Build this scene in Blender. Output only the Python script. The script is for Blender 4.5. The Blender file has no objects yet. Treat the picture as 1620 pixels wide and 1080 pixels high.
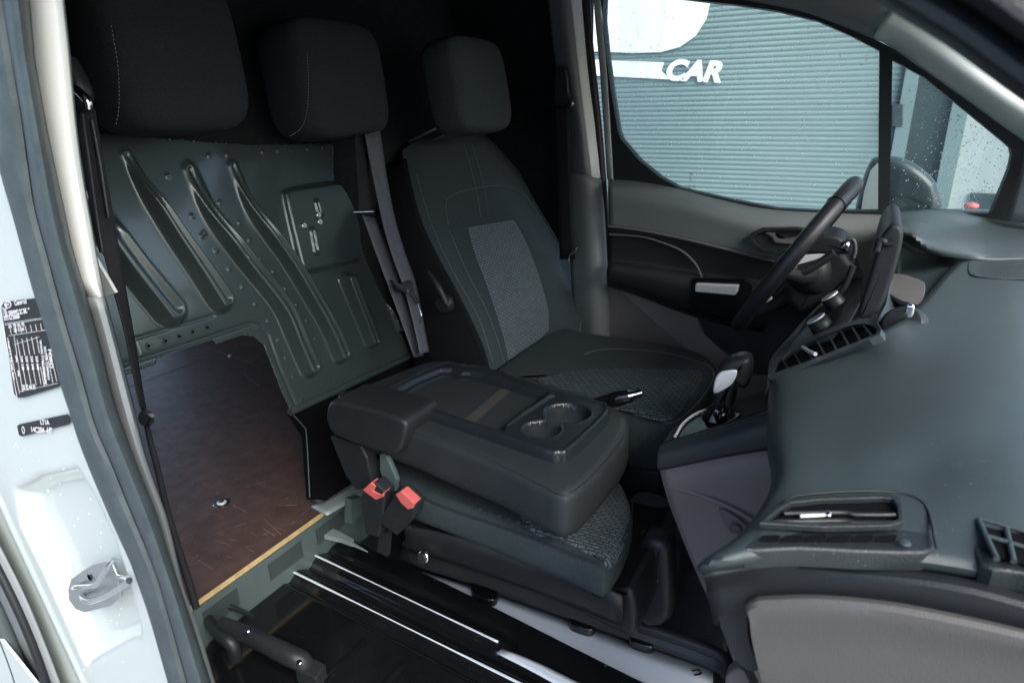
import bpy, math, random
import numpy as np
from mathutils import Vector, Matrix
from mathutils.geometry import tessellate_polygon
random.seed(4); RNG = np.random.default_rng(4)
SC = bpy.context.scene
COL = SC.collection
# ------------------------------------------------------------------ camera (solved from the photo's vanishing points)
W0, H0 = 1620.0, 1080.0
CX, CY = 810.0, 540.0
VX = np.array([-1150.0, 250.0]); VY = np.array([1400.0, 180.0])
F = float(np.sqrt(-((VX - [CX, CY]) @ (VY - [CX, CY]))))
_X = -np.array([VX[0]-CX, VX[1]-CY, F]); _Y = np.array([VY[0]-CX, VY[1]-CY, F])
_Y /= np.linalg.norm(_Y); _X -= _X @ _Y * _Y; _X /= np.linalg.norm(_X); _Z = np.cross(_X, _Y)
R = np.array([_X, _Y, _Z])
CAM = np.array([0.0, 0.0, 1.0])          # metres above the cab floor, standing in the open passenger door
cd = bpy.data.cameras.new("camera"); cam = bpy.data.objects.new("camera", cd); COL.objects.link(cam)
cd.sensor_width = 36; cd.lens = F / W0 * 36; cd.clip_start = 0.02; cd.clip_end = 400
r_, u_, b_ = R[:, 0], -R[:, 1], -R[:, 2]
cam.matrix_world = Matrix(((r_[0], u_[0], b_[0], CAM[0]), (r_[1], u_[1], b_[1], CAM[1]), (r_[2], u_[2], b_[2], CAM[2]), (0, 0, 0, 1)))
cd.dof.use_dof = True; cd.dof.focus_distance = 1.15; cd.dof.aperture_fstop = 7.0
SC.camera = cam
# ------------------------------------------------------------------ sky, sun, exposure
wd = bpy.data.worlds.new("World"); SC.world = wd; wd.use_nodes = True
nt = wd.node_tree; bg = nt.nodes["Background"]
sky = nt.nodes.new("ShaderNodeTexSky"); sky.sky_type = 'NISHITA'; sky.sun_disc = False
SUN_EL, SUN_AZ = math.radians(42), math.radians(118)     # azimuth of the sun clockwise from +Y
sky.sun_elevation = SUN_EL; sky.sun_rotation = SUN_AZ
sky.air_density = 1.0; sky.dust_density = 2.5; sky.ozone_density = 1.0
nt.links.new(sky.outputs[0], bg.inputs[0]); bg.inputs[1].default_value = 0.15
sl = bpy.data.lights.new("sun", 'SUN'); sl.energy = 1.5; sl.angle = math.radians(45); sl.color = (1.0, 0.995, 0.985)
so = bpy.data.objects.new("sun", sl); COL.objects.link(so)
sd = Vector((math.sin(SUN_AZ)*math.cos(SUN_EL), math.cos(SUN_AZ)*math.cos(SUN_EL), math.sin(SUN_EL)))
so.rotation_euler = sd.to_track_quat('Z', 'Y').to_euler(); so.location = (0, -3, 6)
vs = SC.view_settings; vs.view_transform = 'Standard'; vs.look = 'None'; vs.gamma = 1; vs.use_curve_mapping = False
vs.exposure = 1.42
SC.cycles.max_bounces = 8; SC.cycles.diffuse_bounces = 5; SC.cycles.transparent_max_bounces = 12

# ------------------------------------------------------------------ where a sight line meets a real plane of the van
def ray(px, py): return R @ np.array([(px-CX)/F, (py-CY)/F, 1.0])
def P(px, py, x=None, y=None, z=None, pl=None, h=0.0):
    d = ray(px, py)
    if x is not None: t = (x-CAM[0])/d[0]
    elif y is not None: t = (y-CAM[1])/d[1]
    elif z is not None: t = (z-CAM[2])/d[2]
    else: t = ((pl.O + pl.N*h - CAM) @ pl.N)/(d @ pl.N)
    return CAM + t*d
def PP(pts, **k): return [P(a, b, **k) for a, b in pts]
class Plane:
    def __init__(s, O, U, V):
        s.O = np.array(O, float); s.U = np.array(U, float)/np.linalg.norm(U); s.V = np.array(V, float)/np.linalg.norm(V)
        s.N = np.cross(s.U, s.V); s.N /= np.linalg.norm(s.N)
    def uv(s, px, py):
        p = P(px, py, pl=s)-s.O; return (p @ s.U, p @ s.V)
    def uvs(s, pts): return np.array([s.uv(*p) for p in pts])
    def pt(s, u, v, h=0): return s.O + s.U*u + s.V*v + s.N*h

# ------------------------------------------------------------------ materials
def mat(name, col, rough=0.5, metal=0.0, spec=0.5, coat=0.0, var=0.0, vscale=6.0, bump=0.0, bscale=200.0, kind='noise', rvar=0.0, col2=None):
    m = bpy.data.materials.new(name); m.use_nodes = True
    t = m.node_tree; b = t.nodes["Principled BSDF"]
    b.inputs["Base Color"].default_value = (*col, 1); b.inputs["Roughness"].default_value = rough
    b.inputs["Metallic"].default_value = metal; b.inputs["Specular IOR Level"].default_value = spec
    b.inputs["Coat Weight"].default_value = coat; b.inputs["Coat Roughness"].default_value = 0.08
    tc = t.nodes.new("ShaderNodeTexCoord"); L = t.links.new
    if var > 0 or col2 is not None:
        n = t.nodes.new("ShaderNodeTexNoise"); n.inputs["Scale"].default_value = vscale; n.inputs["Detail"].default_value = 8; n.inputs["Roughness"].default_value = 0.65
        L(tc.outputs["Object"], n.inputs["Vector"])
        cr = t.nodes.new("ShaderNodeValToRGB")
        a = col; c2 = col2 if col2 is not None else tuple(min(1, c*(1+var)) for c in col)
        c1 = a if col2 is not None else tuple(c*(1-var) for c in col)
        cr.color_ramp.elements[0].position = 0.3; cr.color_ramp.elements[1].position = 0.72
        cr.color_ramp.elements[0].color = (*c1, 1); cr.color_ramp.elements[1].color = (*c2, 1)
        L(n.outputs["Fac"], cr.inputs[0]); L(cr.outputs[0], b.inputs["Base Color"])
    if rvar > 0:
        n2 = t.nodes.new("ShaderNodeTexNoise"); n2.inputs["Scale"].default_value = vscale*2.3; n2.inputs["Detail"].default_value = 6
        L(tc.outputs["Object"], n2.inputs["Vector"])
        mr = t.nodes.new("ShaderNodeMapRange"); mr.inputs[3].default_value = max(0.02, rough-rvar); mr.inputs[4].default_value = min(1, rough+rvar)
        mr.inputs[1].default_value = 0.3; mr.inputs[2].default_value = 0.7
        L(n2.outputs["Fac"], mr.inputs[0]); L(mr.outputs[0], b.inputs["Roughness"])
    if bump > 0:
        if kind == 'noise':
            h = t.nodes.new("ShaderNodeTexNoise"); h.inputs["Scale"].default_value = bscale; h.inputs["Detail"].default_value = 3; L(tc.outputs["Object"], h.inputs["Vector"]); ho = h.outputs["Fac"]
        elif kind == 'grain':
            h = t.nodes.new("ShaderNodeTexVoronoi"); h.inputs["Scale"].default_value = bscale; L(tc.outputs["Object"], h.inputs["Vector"]); ho = h.outputs["Distance"]
        else:
            h = t.nodes.new("ShaderNodeTexWave"); h.inputs["Scale"].default_value = bscale; h.bands_direction = kind; L(tc.outputs["Object"], h.inputs["Vector"]); ho = h.outputs["Fac"]
        bp = t.nodes.new("ShaderNodeBump"); bp.inputs["Strength"].default_value = bump; bp.inputs["Distance"].default_value = 0.002
        L(ho, bp.inputs["Height"]); L(bp.outputs[0], b.inputs["Normal"])
    return m
def weave(name, c1, c2, sx, sy, sz, rough=0.9):
    """woven seat insert: small raised bricks"""
    m = bpy.data.materials.new(name); m.use_nodes = True; t = m.node_tree; b = t.nodes["Principled BSDF"]; L = t.links.new
    b.inputs["Roughness"].default_value = rough; b.inputs["Specular IOR Level"].default_value = 0.25
    tc = t.nodes.new("ShaderNodeTexCoord"); mp = t.nodes.new("ShaderNodeMapping"); mp.inputs["Scale"].default_value = (sx, sy, sz)
    L(tc.outputs["UV"], mp.inputs["Vector"])
    br = t.nodes.new("ShaderNodeTexBrick"); br.inputs["Scale"].default_value = 1.0; br.inputs["Mortar Size"].default_value = 0.12; br.inputs["Mortar Smooth"].default_value = 0.6
    br.inputs["Brick Width"].default_value = 1.0; br.inputs["Row Height"].default_value = 0.5
    br.inputs["Color1"].default_value = (*c1, 1); br.inputs["Color2"].default_value = (*c2, 1); br.inputs["Mortar"].default_value = tuple(c*0.35 for c in c1)+(1,)
    L(mp.outputs[0], br.inputs["Vector"]); L(br.outputs["Color"], b.inputs["Base Color"])
    bp = t.nodes.new("ShaderNodeBump"); bp.inputs["Strength"].default_value = 0.8; bp.inputs["Distance"].default_value = 0.002; bp.invert = True
    L(br.outputs["Fac"], bp.inputs["Height"]); L(bp.outputs[0], b.inputs["Normal"])
    return m
M = {}
M['white'] = mat('silver_white_paint', (.56, .625, .60), .28, 0, .5, .5, .04, 5)
M['seal'] = mat('rubber_seal', (.06, .080, .085), .55, 0, .4, 0, .25, 30, .15, 120)
M['sealdark'] = mat('dark_rubber', (.012, .015, .017), .5, 0, .4, 0, .2, 20, .1, 150)
M['greytrim'] = mat('grey_pillar_plastic', (.20, .22, .225), .6, 0, .4, 0, .08, 12, .25, 500)
M['lighttrim'] = mat('light_pillar_plastic', (.70, .77, .75), .42, 0, .45, 0, .05, 12, .15, 500)
M['bulk'] = mat('green_grey_sheet_metal', (.066, .088, .088), .23, .35, .5, .5, .05, 3, .02, 90)
M['blackliner'] = mat('black_liner_cloth', (.013, .016, .018), .95, 0, .2, 0, .3, 40, .3, 400)
M['blackpl'] = mat('black_plastic', (.017, .021, .023), .42, 0, .45, 0, .2, 20, .2, 600)
M['glossblack'] = mat('gloss_black_panel', (.006, .007, .008), .13, 0, .5, .3, .2, 20, .03, 40, rvar=.05)
M['dash'] = mat('dash_soft_plastic', (.033, .048, .051), .36, 0, .5, 0, .06, 3, .3, 1400, rvar=.05)
M['dash2'] = mat('dash_vent_plastic', (.016, .022, .024), .40, 0, .5, 0, .1, 6, .4, 700)
M['dashside'] = mat('dark_dash_plastic', (.011, .015, .018), .5, 0, .45, 0, .1, 6, .3, 700)
M['glove'] = mat('grey_dash_plastic', (.098, .096, .092), .55, 0, .4, 0, .06, 6, .3, 700)
M['console'] = mat('grey_console_plastic', (.19, .172, .166), .55, 0, .4, 0, .06, 8, .25, 700)
M['doorup'] = mat('door_upper_plastic', (.175, .198, .195), .5, 0, .45, 0, .06, 6, .25, 600)
M['doorins'] = mat('door_dark_insert', (.020, .025, .026), .5, 0, .45, 0, .1, 6, .2, 600)
M['doorlow'] = mat('door_lower_plastic', (.150, .138, .134), .6, 0, .35, 0, .06, 6, .25, 600)
M['doorlowlit'] = mat('door_lower_lit', (.22, .205, .198), .6, 0, .35, 0, .06, 6, .25, 600)  # lower plastic lightened to paint the light on one facet
M['fabric'] = mat('charcoal_seat_fabric', (.043, .058, .062), .95, 0, .2, 0, .22, 260, .8, 420)
M['fabricdim'] = mat('shaded_headrest_fabric', (.026, .032, .036), .95, 0, .2, 0, .22, 260, .8, 420)  # seat fabric darkened to put the shade on the bulkhead headrests into colour
M['fabricside'] = mat('black_side_fabric', (.012, .015, .017), .95, 0, .12, 0, .12, 60, .5, 900)
M['leather'] = mat('dark_vinyl', (.027, .034, .037), .5, 0, .4, 0, .1, 20, .35, 700)
M['insert'] = weave('woven_insert', (.170, .220, .238), (.130, .168, .182), 16, 28, 1)
M['insert2'] = weave('woven_insert_fine', (.090, .122, .132), (.064, .088, .096), 18, 13, 1)
M['insert3'] = weave('woven_insert_light', (.17, .21, .22), (.105, .135, .142), 15, 19, 1)
M['stitch'] = mat('grey_thread', (.20, .23, .23), .8)
M['belt'] = mat('belt_webbing', (.085, .098, .112), .7, 0, .3, 0, .15, 50, .4, 700)
M['beltdark'] = mat('black_belt_webbing', (.014, .016, .019), .75, 0, .3, 0, .15, 50, .4, 700)
M['chrome'] = mat('chrome', (.78, .80, .80), .16, 1)
M['silver'] = mat('satin_silver_plastic', (.85, .88, .88), .3, .25)
M['red'] = mat('red_button_plastic', (.60, .13, .12), .35, 0, .5, .3)
M['ply'] = mat('phenolic_plywood', (.062, .034, .026), .5, 0, .3, 0, 0, 22, .3, 60, rvar=.05, col2=(.12, .075, .062))
M['plyedge'] = mat('plywood_edge', (.52, .40, .20), .7, 0, .3, 0, .25, 30, .3, 'Z' and 100)
M['beam'] = mat('grey_steel_beam', (.10, .14, .14), .4, .2, .5, .1, .12, 8)
M['cupbox'] = mat('cup_box_plastic', (.10, .12, .13), .42, 0, .5, 0, .1, 20, .2, 600)
M['steel'] = mat('brushed_steel', (.50, .53, .53), .32, .85, .5, 0, .1, 30)
M['pocket'] = mat('beam_pocket_steel', (.05, .07, .07), .5, .2)
M['flange'] = mat('worn_grey_flange', (.30, .36, .36), .4, .2, .5, .2, .2, 12)
M['flangelit'] = mat('lit_flange_paint', (.88, .92, .88), .35, 0, .5, .3, .03, 5)  # body paint lightened to carry the light falling on the flange
M['skysheen'] = mat('sky_reflection_paint', (.72, .80, .88), .22, .1, .5, .6, .04, 5)  # pale colour painted as sky reflected in the black floor
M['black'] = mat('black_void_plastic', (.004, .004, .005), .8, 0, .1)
M['tray'] = mat('tray_plastic', (.017, .023, .027), .24, 0, .5, 0, .1, 20, .15, 500)
M['strip'] = mat('brown_rubber_strip', (.045, .045, .038), .8)
M['shutter'] = mat('teal_roller_shutter', (.135, .195, .205), .55, 0, .4, 0, .07, 1.5)
M['sign'] = mat('white_sign_paint', (.95, .95, .95), .6)
M['bframe'] = mat('building_frame', (.17, .23, .23), .6, 0, .4, 0, .1, 2)
M['bdark'] = mat('dark_doorway', (.035, .055, .058), .5, 0, .4, 0, .3, 1.5)
M['bwhite'] = mat('white_wall', (.40, .44, .43), .7, 0, .4, 0, .06, 2)
M['ground'] = mat('pale_wet_concrete', (.24, .25, .25), .5, 0, .5, 0, .2, 5, .4, 60, rvar=.2)  # unseen ground as pale concrete, lightened to bounce fill into the cab
M['mirror'] = mat('dark_mirror_housing', (.028, .045, .050), .35, 0, .5, .1, .1, 5)
M['ink'] = mat('sticker_black', (.012, .016, .016), .5)
M['label'] = mat('sticker_white', (.85, .85, .85), .6)
M['mat'] = mat('rubber_floor_mat', (.09, .10, .105), .45, 0, .5, 0, .1, 20, 1.0, 260, kind='grain')
M['drop'] = mat('water_drop', (.75, .85, .85), .05, 0, .6)
M['ribbed'] = mat('ribbed_console_plastic', (.028, .036, .038), .5, 0, .4, 0, .1, 20)
_g = bpy.data.materials.new('window_glass'); _g.use_nodes = True; _t = _g.node_tree
_t.nodes.remove(_t.nodes["Principled BSDF"]); _o = _t.nodes["Material Output"]
_tr = _t.nodes.new("ShaderNodeBsdfTransparent"); _tr.inputs[0].default_value = (.88, .95, .94, 1)
_gl = _t.nodes.new("ShaderNodeBsdfGlossy"); _gl.inputs["Roughness"].default_value = .03; _mx = _t.nodes.new("ShaderNodeMixShader")
_fr = _t.nodes.new("ShaderNodeFresnel"); _fr.inputs[0].default_value = 1.5
_t.links.new(_fr.outputs[0], _mx.inputs[0]); _t.links.new(_tr.outputs[0], _mx.inputs[1]); _t.links.new(_gl.outputs[0], _mx.inputs[2]); _t.links.new(_mx.outputs[0], _o.inputs[0])
_tc = _t.nodes.new("ShaderNodeTexCoord"); _mp = _t.nodes.new("ShaderNodeMapping"); _mp.inputs["Scale"].default_value = (9, 9, 1.2); _nz = _t.nodes.new("ShaderNodeTexNoise"); _nz.inputs["Scale"].default_value = 1.0; _nz.inputs["Detail"].default_value = 3  # wet grime film; its tall streaks paint in faint reflections
_t.links.new(_tc.outputs["Object"], _mp.inputs["Vector"]); _t.links.new(_mp.outputs[0], _nz.inputs["Vector"])
_mr = _t.nodes.new("ShaderNodeMapRange"); _mr.inputs[1].default_value = .45; _mr.inputs[2].default_value = .6; _mr.inputs[3].default_value = .02; _mr.inputs[4].default_value = .12; _t.links.new(_nz.outputs["Fac"], _mr.inputs[0])
_df = _t.nodes.new("ShaderNodeBsdfTranslucent"); _df.inputs[0].default_value = (.8, .85, .85, 1); _m2 = _t.nodes.new("ShaderNodeMixShader")
_t.links.new(_mr.outputs[0], _m2.inputs[0]); _t.links.new(_mx.outputs[0], _m2.inputs[1]); _t.links.new(_df.outputs[0], _m2.inputs[2]); _t.links.new(_m2.outputs[0], _o.inputs[0])
M['glass'] = _g

# ------------------------------------------------------------------ object helpers
def thing(name, label, cat, loc, group=None):
    o = bpy.data.objects.new(name, None); COL.objects.link(o); o.location = Vector(loc); o.empty_display_size = .05
    o["label"] = label; o["category"] = cat
    if group: o["group"] = group
    return o
def tag(o, label, cat, group=None):
    o["label"] = label; o["category"] = cat
    if group: o["group"] = group
    return o
def wpos(o):
    v = Vector((0, 0, 0))
    while o is not None: v += o.location; o = o.parent
    return v
def mk(name, verts, faces, m, parent=None, smooth=True, uv=None, sharp=True):
    """one mesh object; verts in world metres; origin goes to the base of the piece"""
    v = np.array(verts, float)
    c = np.array([(v[:, 0].min()+v[:, 0].max())/2, (v[:, 1].min()+v[:, 1].max())/2, v[:, 2].min()])
    me = bpy.data.meshes.new(name); me.from_pydata([tuple(p) for p in (v-c)], [], [tuple(int(i) for i in f) for f in faces]); me.update()
    if smooth:
        me.polygons.foreach_set("use_smooth", [True]*len(me.polygons))
        me.update()
    if uv is not None:
        lay = me.uv_layers.new(name="UVMap"); li = np.empty(len(me.loops), dtype=np.int32); me.loops.foreach_get("vertex_index", li)
        lay.data.foreach_set("uv", np.array(uv, float)[li].ravel())
    me.materials.append(m)
    o = bpy.data.objects.new(name, me); COL.objects.link(o)
    if parent is not None:
        o.parent = parent; o.location = Vector(c)-wpos(parent)
    else: o.location = Vector(c)
    if smooth and sharp:
        try: me.set_sharp_from_angle(angle=math.radians(38))
        except Exception: pass
    return o
def solid(o, t, off=-1.0, bev=0.0):
    s = o.modifiers.new("solid", 'SOLIDIFY'); s.thickness = t; s.offset = off
    if bev: b = o.modifiers.new("bev", 'BEVEL'); b.width = bev; b.segments = 2; b.limit_method = 'ANGLE'
    return o
def cr1(pts, n, closed=False):
    p = np.array(pts, float); k = len(p)
    if closed: ext = np.vstack([p[-1], p, p[0], p[1]]); segs = k
    else: ext = np.vstack([2*p[0]-p[1], p, 2*p[-1]-p[-2]]); segs = k-1
    out = []
    for i in range(segs):
        a, b, c, d = ext[i:i+4]
        for j in range(n):
            t = j/n
            out.append(0.5*((2*b)+(-a+c)*t+(2*a-5*b+4*c-d)*t*t+(-a+3*b-3*c+d)*t**3))
    if not closed: out.append(p[-1])
    return np.array(out)
def patch(name, rows, m, parent=None, n=6, thick=.004, flip=False, lin=False, uvon=False):
    rows = [cr1(r, n) if not lin else cr1(r, n) for r in rows]
    g = np.array(rows); nc = g.shape[1]
    if lin:
        gg = g
    else:
        gg = np.stack([cr1(g[:, j], n) for j in range(nc)], axis=1)
    nr = gg.shape[0]; v = gg.reshape(-1, 3); f = []
    for i in range(nr-1):
        for j in range(nc-1):
            q = (i*nc+j, i*nc+j+1, (i+1)*nc+j+1, (i+1)*nc+j); f.append(q[::-1] if flip else q)
    uv = None
    if uvon: uv = [(j/(nc-1), i/(nr-1)) for i in range(nr) for j in range(nc)]
    o = mk(name, v, f, m, parent, uv=uv)
    if thick: solid(o, thick, 0.0)
    return o
def plate(name, outer, m, parent=None, holes=(), thick=.01, dirv=None, bev=0.0, smooth_n=0):
    """flat plate with real thickness, optionally with holes; extruded along dirv"""
    if smooth_n: outer = cr1(outer, smooth_n, True); holes = [cr1(h, smooth_n, True) for h in holes]
    loops = [[Vector(p) for p in outer]]+[[Vector(p) for p in h] for h in holes]
    tris = tessellate_polygon(loops); flat = [p for l in loops for p in l]; n = len(flat)
    d = Vector(dirv)*thick; verts = [tuple(p) for p in flat]+[tuple(p+d) for p in flat]
    f = []
    for t in tris:
        a, b, c = t; nn = (flat[b]-flat[a]).cross(flat[c]-flat[a])
        if nn.dot(d) > 0: t = (a, c, b)
        f.append(tuple(t)); f.append(tuple(i+n for i in reversed(t)))
    k = 0
    for l in loops:
        for i in range(len(l)):
            a, b = k+i, k+(i+1) % len(l); f.append((a, b, b+n, a+n))
        k += len(l)
    o = mk(name, verts, f, m, parent, smooth=False)
    import bmesh
    bm = bmesh.new(); bm.from_mesh(o.data); bmesh.ops.recalc_face_normals(bm, faces=bm.faces); bm.to_mesh(o.data); bm.free()
    if bev: b = o.modifiers.new("bev", 'BEVEL'); b.width = bev; b.segments = 2; b.limit_method = 'ANGLE'
    return o
def inset(pl, N, d):
    p = np.array(pl); nx = np.roll(p, -1, 0)-np.roll(p, 1, 0); nx /= (np.linalg.norm(nx, axis=1, keepdims=True)+1e-9)
    q = np.cross(N, nx); c = p.mean(0)
    if ((c-p)*q).sum() < 0: q = -q
    return p+q*d
def slab(name, outline, N, thick, r, m, parent=None, n=5, dome=0.0, seg=5, rb=None, skew=None):
    """cushion / moulded box: outline is its widest section (top side), rounded by r, thick along -N"""
    N = np.array(N, float)/np.linalg.norm(N); o0 = cr1(outline, n, True) if n else np.array(outline); rb = r if rb is None else rb
    sk = np.zeros(3) if skew is None else np.array(skew)
    rings = []
    c = o0.mean(0)
    for s in (0.15, 0.45, 0.75): 
        rr = inset(o0, N, r); rings.append(c+(rr-c)*s + N*(dome*(1-s*s)))
    for i in range(seg+1):
        a = math.pi/2*(1-i/seg); rings.append(inset(o0, N, r*(1-math.cos(a))) - N*(r*(1-math.sin(a))))
    for i in range(seg+1):
        a = math.pi/2*(i/seg); rings.append(inset(o0, N, rb*(1-math.cos(a))) - N*(thick-rb*(1-math.sin(a))) + sk)
    K = len(o0); v = np.vstack(rings); f = []
    for i in range(len(rings)-1):
        for j in range(K): f.append((i*K+j, i*K+(j+1) % K, (i+1)*K+(j+1) % K, (i+1)*K+j))
    f.append(tuple(range(K-1, -1, -1))); f.append(tuple((len(rings)-1)*K+j for j in range(K)))
    ob = mk(name, v, f, m, parent)
    import bmesh
    bm = bmesh.new(); bm.from_mesh(ob.data); bmesh.ops.recalc_face_normals(bm, faces=bm.faces); bm.to_mesh(ob.data); bm.free()
    return ob
def loft(name, rings, m, parent=None, cap=True, uv=None):
    K = len(rings[0]); v = np.vstack(rings); f = []
    for i in range(len(rings)-1):
        for j in range(K): f.append((i*K+j, i*K+(j+1) % K, (i+1)*K+(j+1) % K, (i+1)*K+j))
    if cap: f.append(tuple(range(K-1, -1, -1))); f.append(tuple((len(rings)-1)*K+j for j in range(K)))
    ob = mk(name, v, f, m, parent)
    import bmesh
    bm = bmesh.new(); bm.from_mesh(ob.data); bmesh.ops.recalc_face_normals(bm, faces=bm.faces); bm.to_mesh(ob.data); bm.free()
    return ob
def tube(name, pts, r, m, parent=None, n=6, res=10, flat=None, smoothp=True, ret=False):
    p = cr1(pts, n) if smoothp and len(pts) > 2 else np.array(pts, float)
    rr = np.interp(np.linspace(0, 1, len(p)), np.linspace(0, 1, len(r)), r) if isinstance(r, (list, tuple)) else np.full(len(p), r)
    T = np.gradient(p, axis=0); T /= np.linalg.norm(T, axis=1, keepdims=True)+1e-12
    up = np.array([0, 0, 1.0]) if abs(T[0][2]) < .9 else np.array([1.0, 0, 0])
    rings = []; a = np.cross(T[0], up); a /= np.linalg.norm(a)
    for i in range(len(p)):
        a = a-(a @ T[i])*T[i]; a /= np.linalg.norm(a); b = np.cross(T[i], a)
        th = np.linspace(0, 2*np.pi, res, endpoint=False)
        rings.append(p[i]+rr[i]*(np.cos(th)[:, None]*a+np.sin(th)[:, None]*b))
    if ret: return rings
    return loft(name, rings, m, parent)
def merge(name, ringsets, m, parent=None):
    V = []; Fc = []; k = 0
    for rings in ringsets:
        K = len(rings[0]); v = np.vstack(rings)
        for i in range(len(rings)-1):
            for j in range(K): Fc.append((k+i*K+j, k+i*K+(j+1) % K, k+(i+1)*K+(j+1) % K, k+(i+1)*K+j))
        Fc.append(tuple(k+j for j in range(K-1, -1, -1))); Fc.append(tuple(k+(len(rings)-1)*K+j for j in range(K)))
        V.append(v); k += len(v)
    return mk(name, np.vstack(V), Fc, m, parent)
def bandR(L, Rr, m, name='belt_webbing', parent=None, n=5, thick=.0015, curl=0.0):
    """ribbon between two edges"""
    L = cr1(L, n); Rr = cr1(Rr, n); rows = []
    for t in np.linspace(0, 1, 5): rows.append(L*(1-t)+Rr*t)
    g = np.array(rows); nc = g.shape[1]; f = []
    for i in range(4):
        for j in range(nc-1): f.append((i*nc+j, i*nc+j+1, (i+1)*nc+j+1, (i+1)*nc+j))
    return solid(mk(name, g.reshape(-1, 3), f, m, parent), thick, 0)
def box(name, c, s, m, parent=None, bev=.003, rot=None):
    c = np.array(c, float); s = np.array(s, float)/2
    v = np.array([(a, b, d) for a in (-1, 1) for b in (-1, 1) for d in (-1, 1)])*s
    if rot is not None: v = (np.array(rot) @ v.T).T
    f = [(0, 1, 3, 2), (4, 6, 7, 5), (0, 4, 5, 1), (2, 3, 7, 6), (0, 2, 6, 4), (1, 5, 7, 3)]
    o = mk(name, v+c, f, m, parent, smooth=False)
    if bev: b = o.modifiers.new("bev", 'BEVEL'); b.width = bev; b.segments = 3
    return o
def disc(name, c, N, r, h, m, parent=None, res=28, bev=.001, r2=None):
    N = np.array(N, float)/np.linalg.norm(N); up = np.array([0, 0, 1.0]) if abs(N[2]) < .9 else np.array([1.0, 0, 0])
    a = np.cross(up, N); a /= np.linalg.norm(a); b = np.cross(N, a); c = np.array(c, float); th = np.linspace(0, 2*np.pi, res, endpoint=False)
    ring = lambda rr, hh: c+N*hh+rr*(np.cos(th)[:, None]*a+np.sin(th)[:, None]*b)
    r2 = r if r2 is None else r2
    return loft(name, [ring(r*.98, 0), ring(r, bev), ring(r2, h-bev), ring(r2-bev, h)], m, parent)
def ell(name, c, s, m, parent=None, p=2.6, rot=None, nu=28, nv=20):
    """rounded (superellipsoid) cushion"""
    f_ = lambda w, e: np.sign(w)*np.abs(w)**(2/e); V = []; Fc = []
    for i in range(nv+1):
        ph = -math.pi/2+math.pi*i/nv
        for j in range(nu):
            th = 2*math.pi*j/nu
            V.append((s[0]*f_(math.cos(ph), p)*f_(math.cos(th), p), s[1]*f_(math.cos(ph), p)*f_(math.sin(th), p), s[2]*f_(math.sin(ph), p)))
    for i in range(nv):
        for j in range(nu): Fc.append((i*nu+j, i*nu+(j+1) % nu, (i+1)*nu+(j+1) % nu, (i+1)*nu+j))
    V = np.array(V)
    if rot is not None: V = (np.array(rot) @ V.T).T
    return mk(name, V+np.array(c), Fc, m, parent)
def rotY(a): c, s = math.cos(a), math.sin(a); return np.array([[c, 0, s], [0, 1, 0], [-s, 0, c]])
def rotZ(a): c, s = math.cos(a), math.sin(a); return np.array([[c, -s, 0], [s, c, 0], [0, 0, 1]])
def sdpoly(q, poly):
    """signed distance, positive inside; q (...,2)"""
    poly = np.array(poly); d = np.full(q.shape[:-1], 1e9); ins = np.zeros(q.shape[:-1], bool); near = np.zeros(q.shape)
    n = len(poly)
    for i in range(n):
        a = poly[i]; b = poly[(i+1) % n]; e = b-a; w = q-a
        t = np.clip((w @ e)/(e @ e+1e-12), 0, 1); pr = a+t[..., None]*e; dd = np.linalg.norm(q-pr, axis=-1)
        k = dd < d; d = np.where(k, dd, d); near = np.where(k[..., None], pr, near)
        c = ((a[1] > q[..., 1]) != (b[1] > q[..., 1])) & (q[..., 0] < (b[0]-a[0])*(q[..., 1]-a[1])/(b[1]-a[1]+1e-15)+a[0])
        ins ^= c
    return np.where(ins, d, -d), near
def dpath(q, path):
    path = np.array(path); d = np.full(q.shape[:-1], 1e9); s = np.zeros(q.shape[:-1]); L = 0
    for i in range(len(path)-1):
        a, b = path[i], path[i+1]; e = b-a; w = q-a; l = np.linalg.norm(e); t = np.clip((w @ e)/(e @ e), 0, 1)
        dd = np.linalg.norm(q-(a+t[..., None]*e), axis=-1); k = dd < d; d = np.where(k, dd, d); s = np.where(k, L+t*l, s); L += l
    return d, s/L
def sstep(x, a, b): t = np.clip((x-a)/(b-a), 0, 1); return t*t*(3-2*t)
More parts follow.
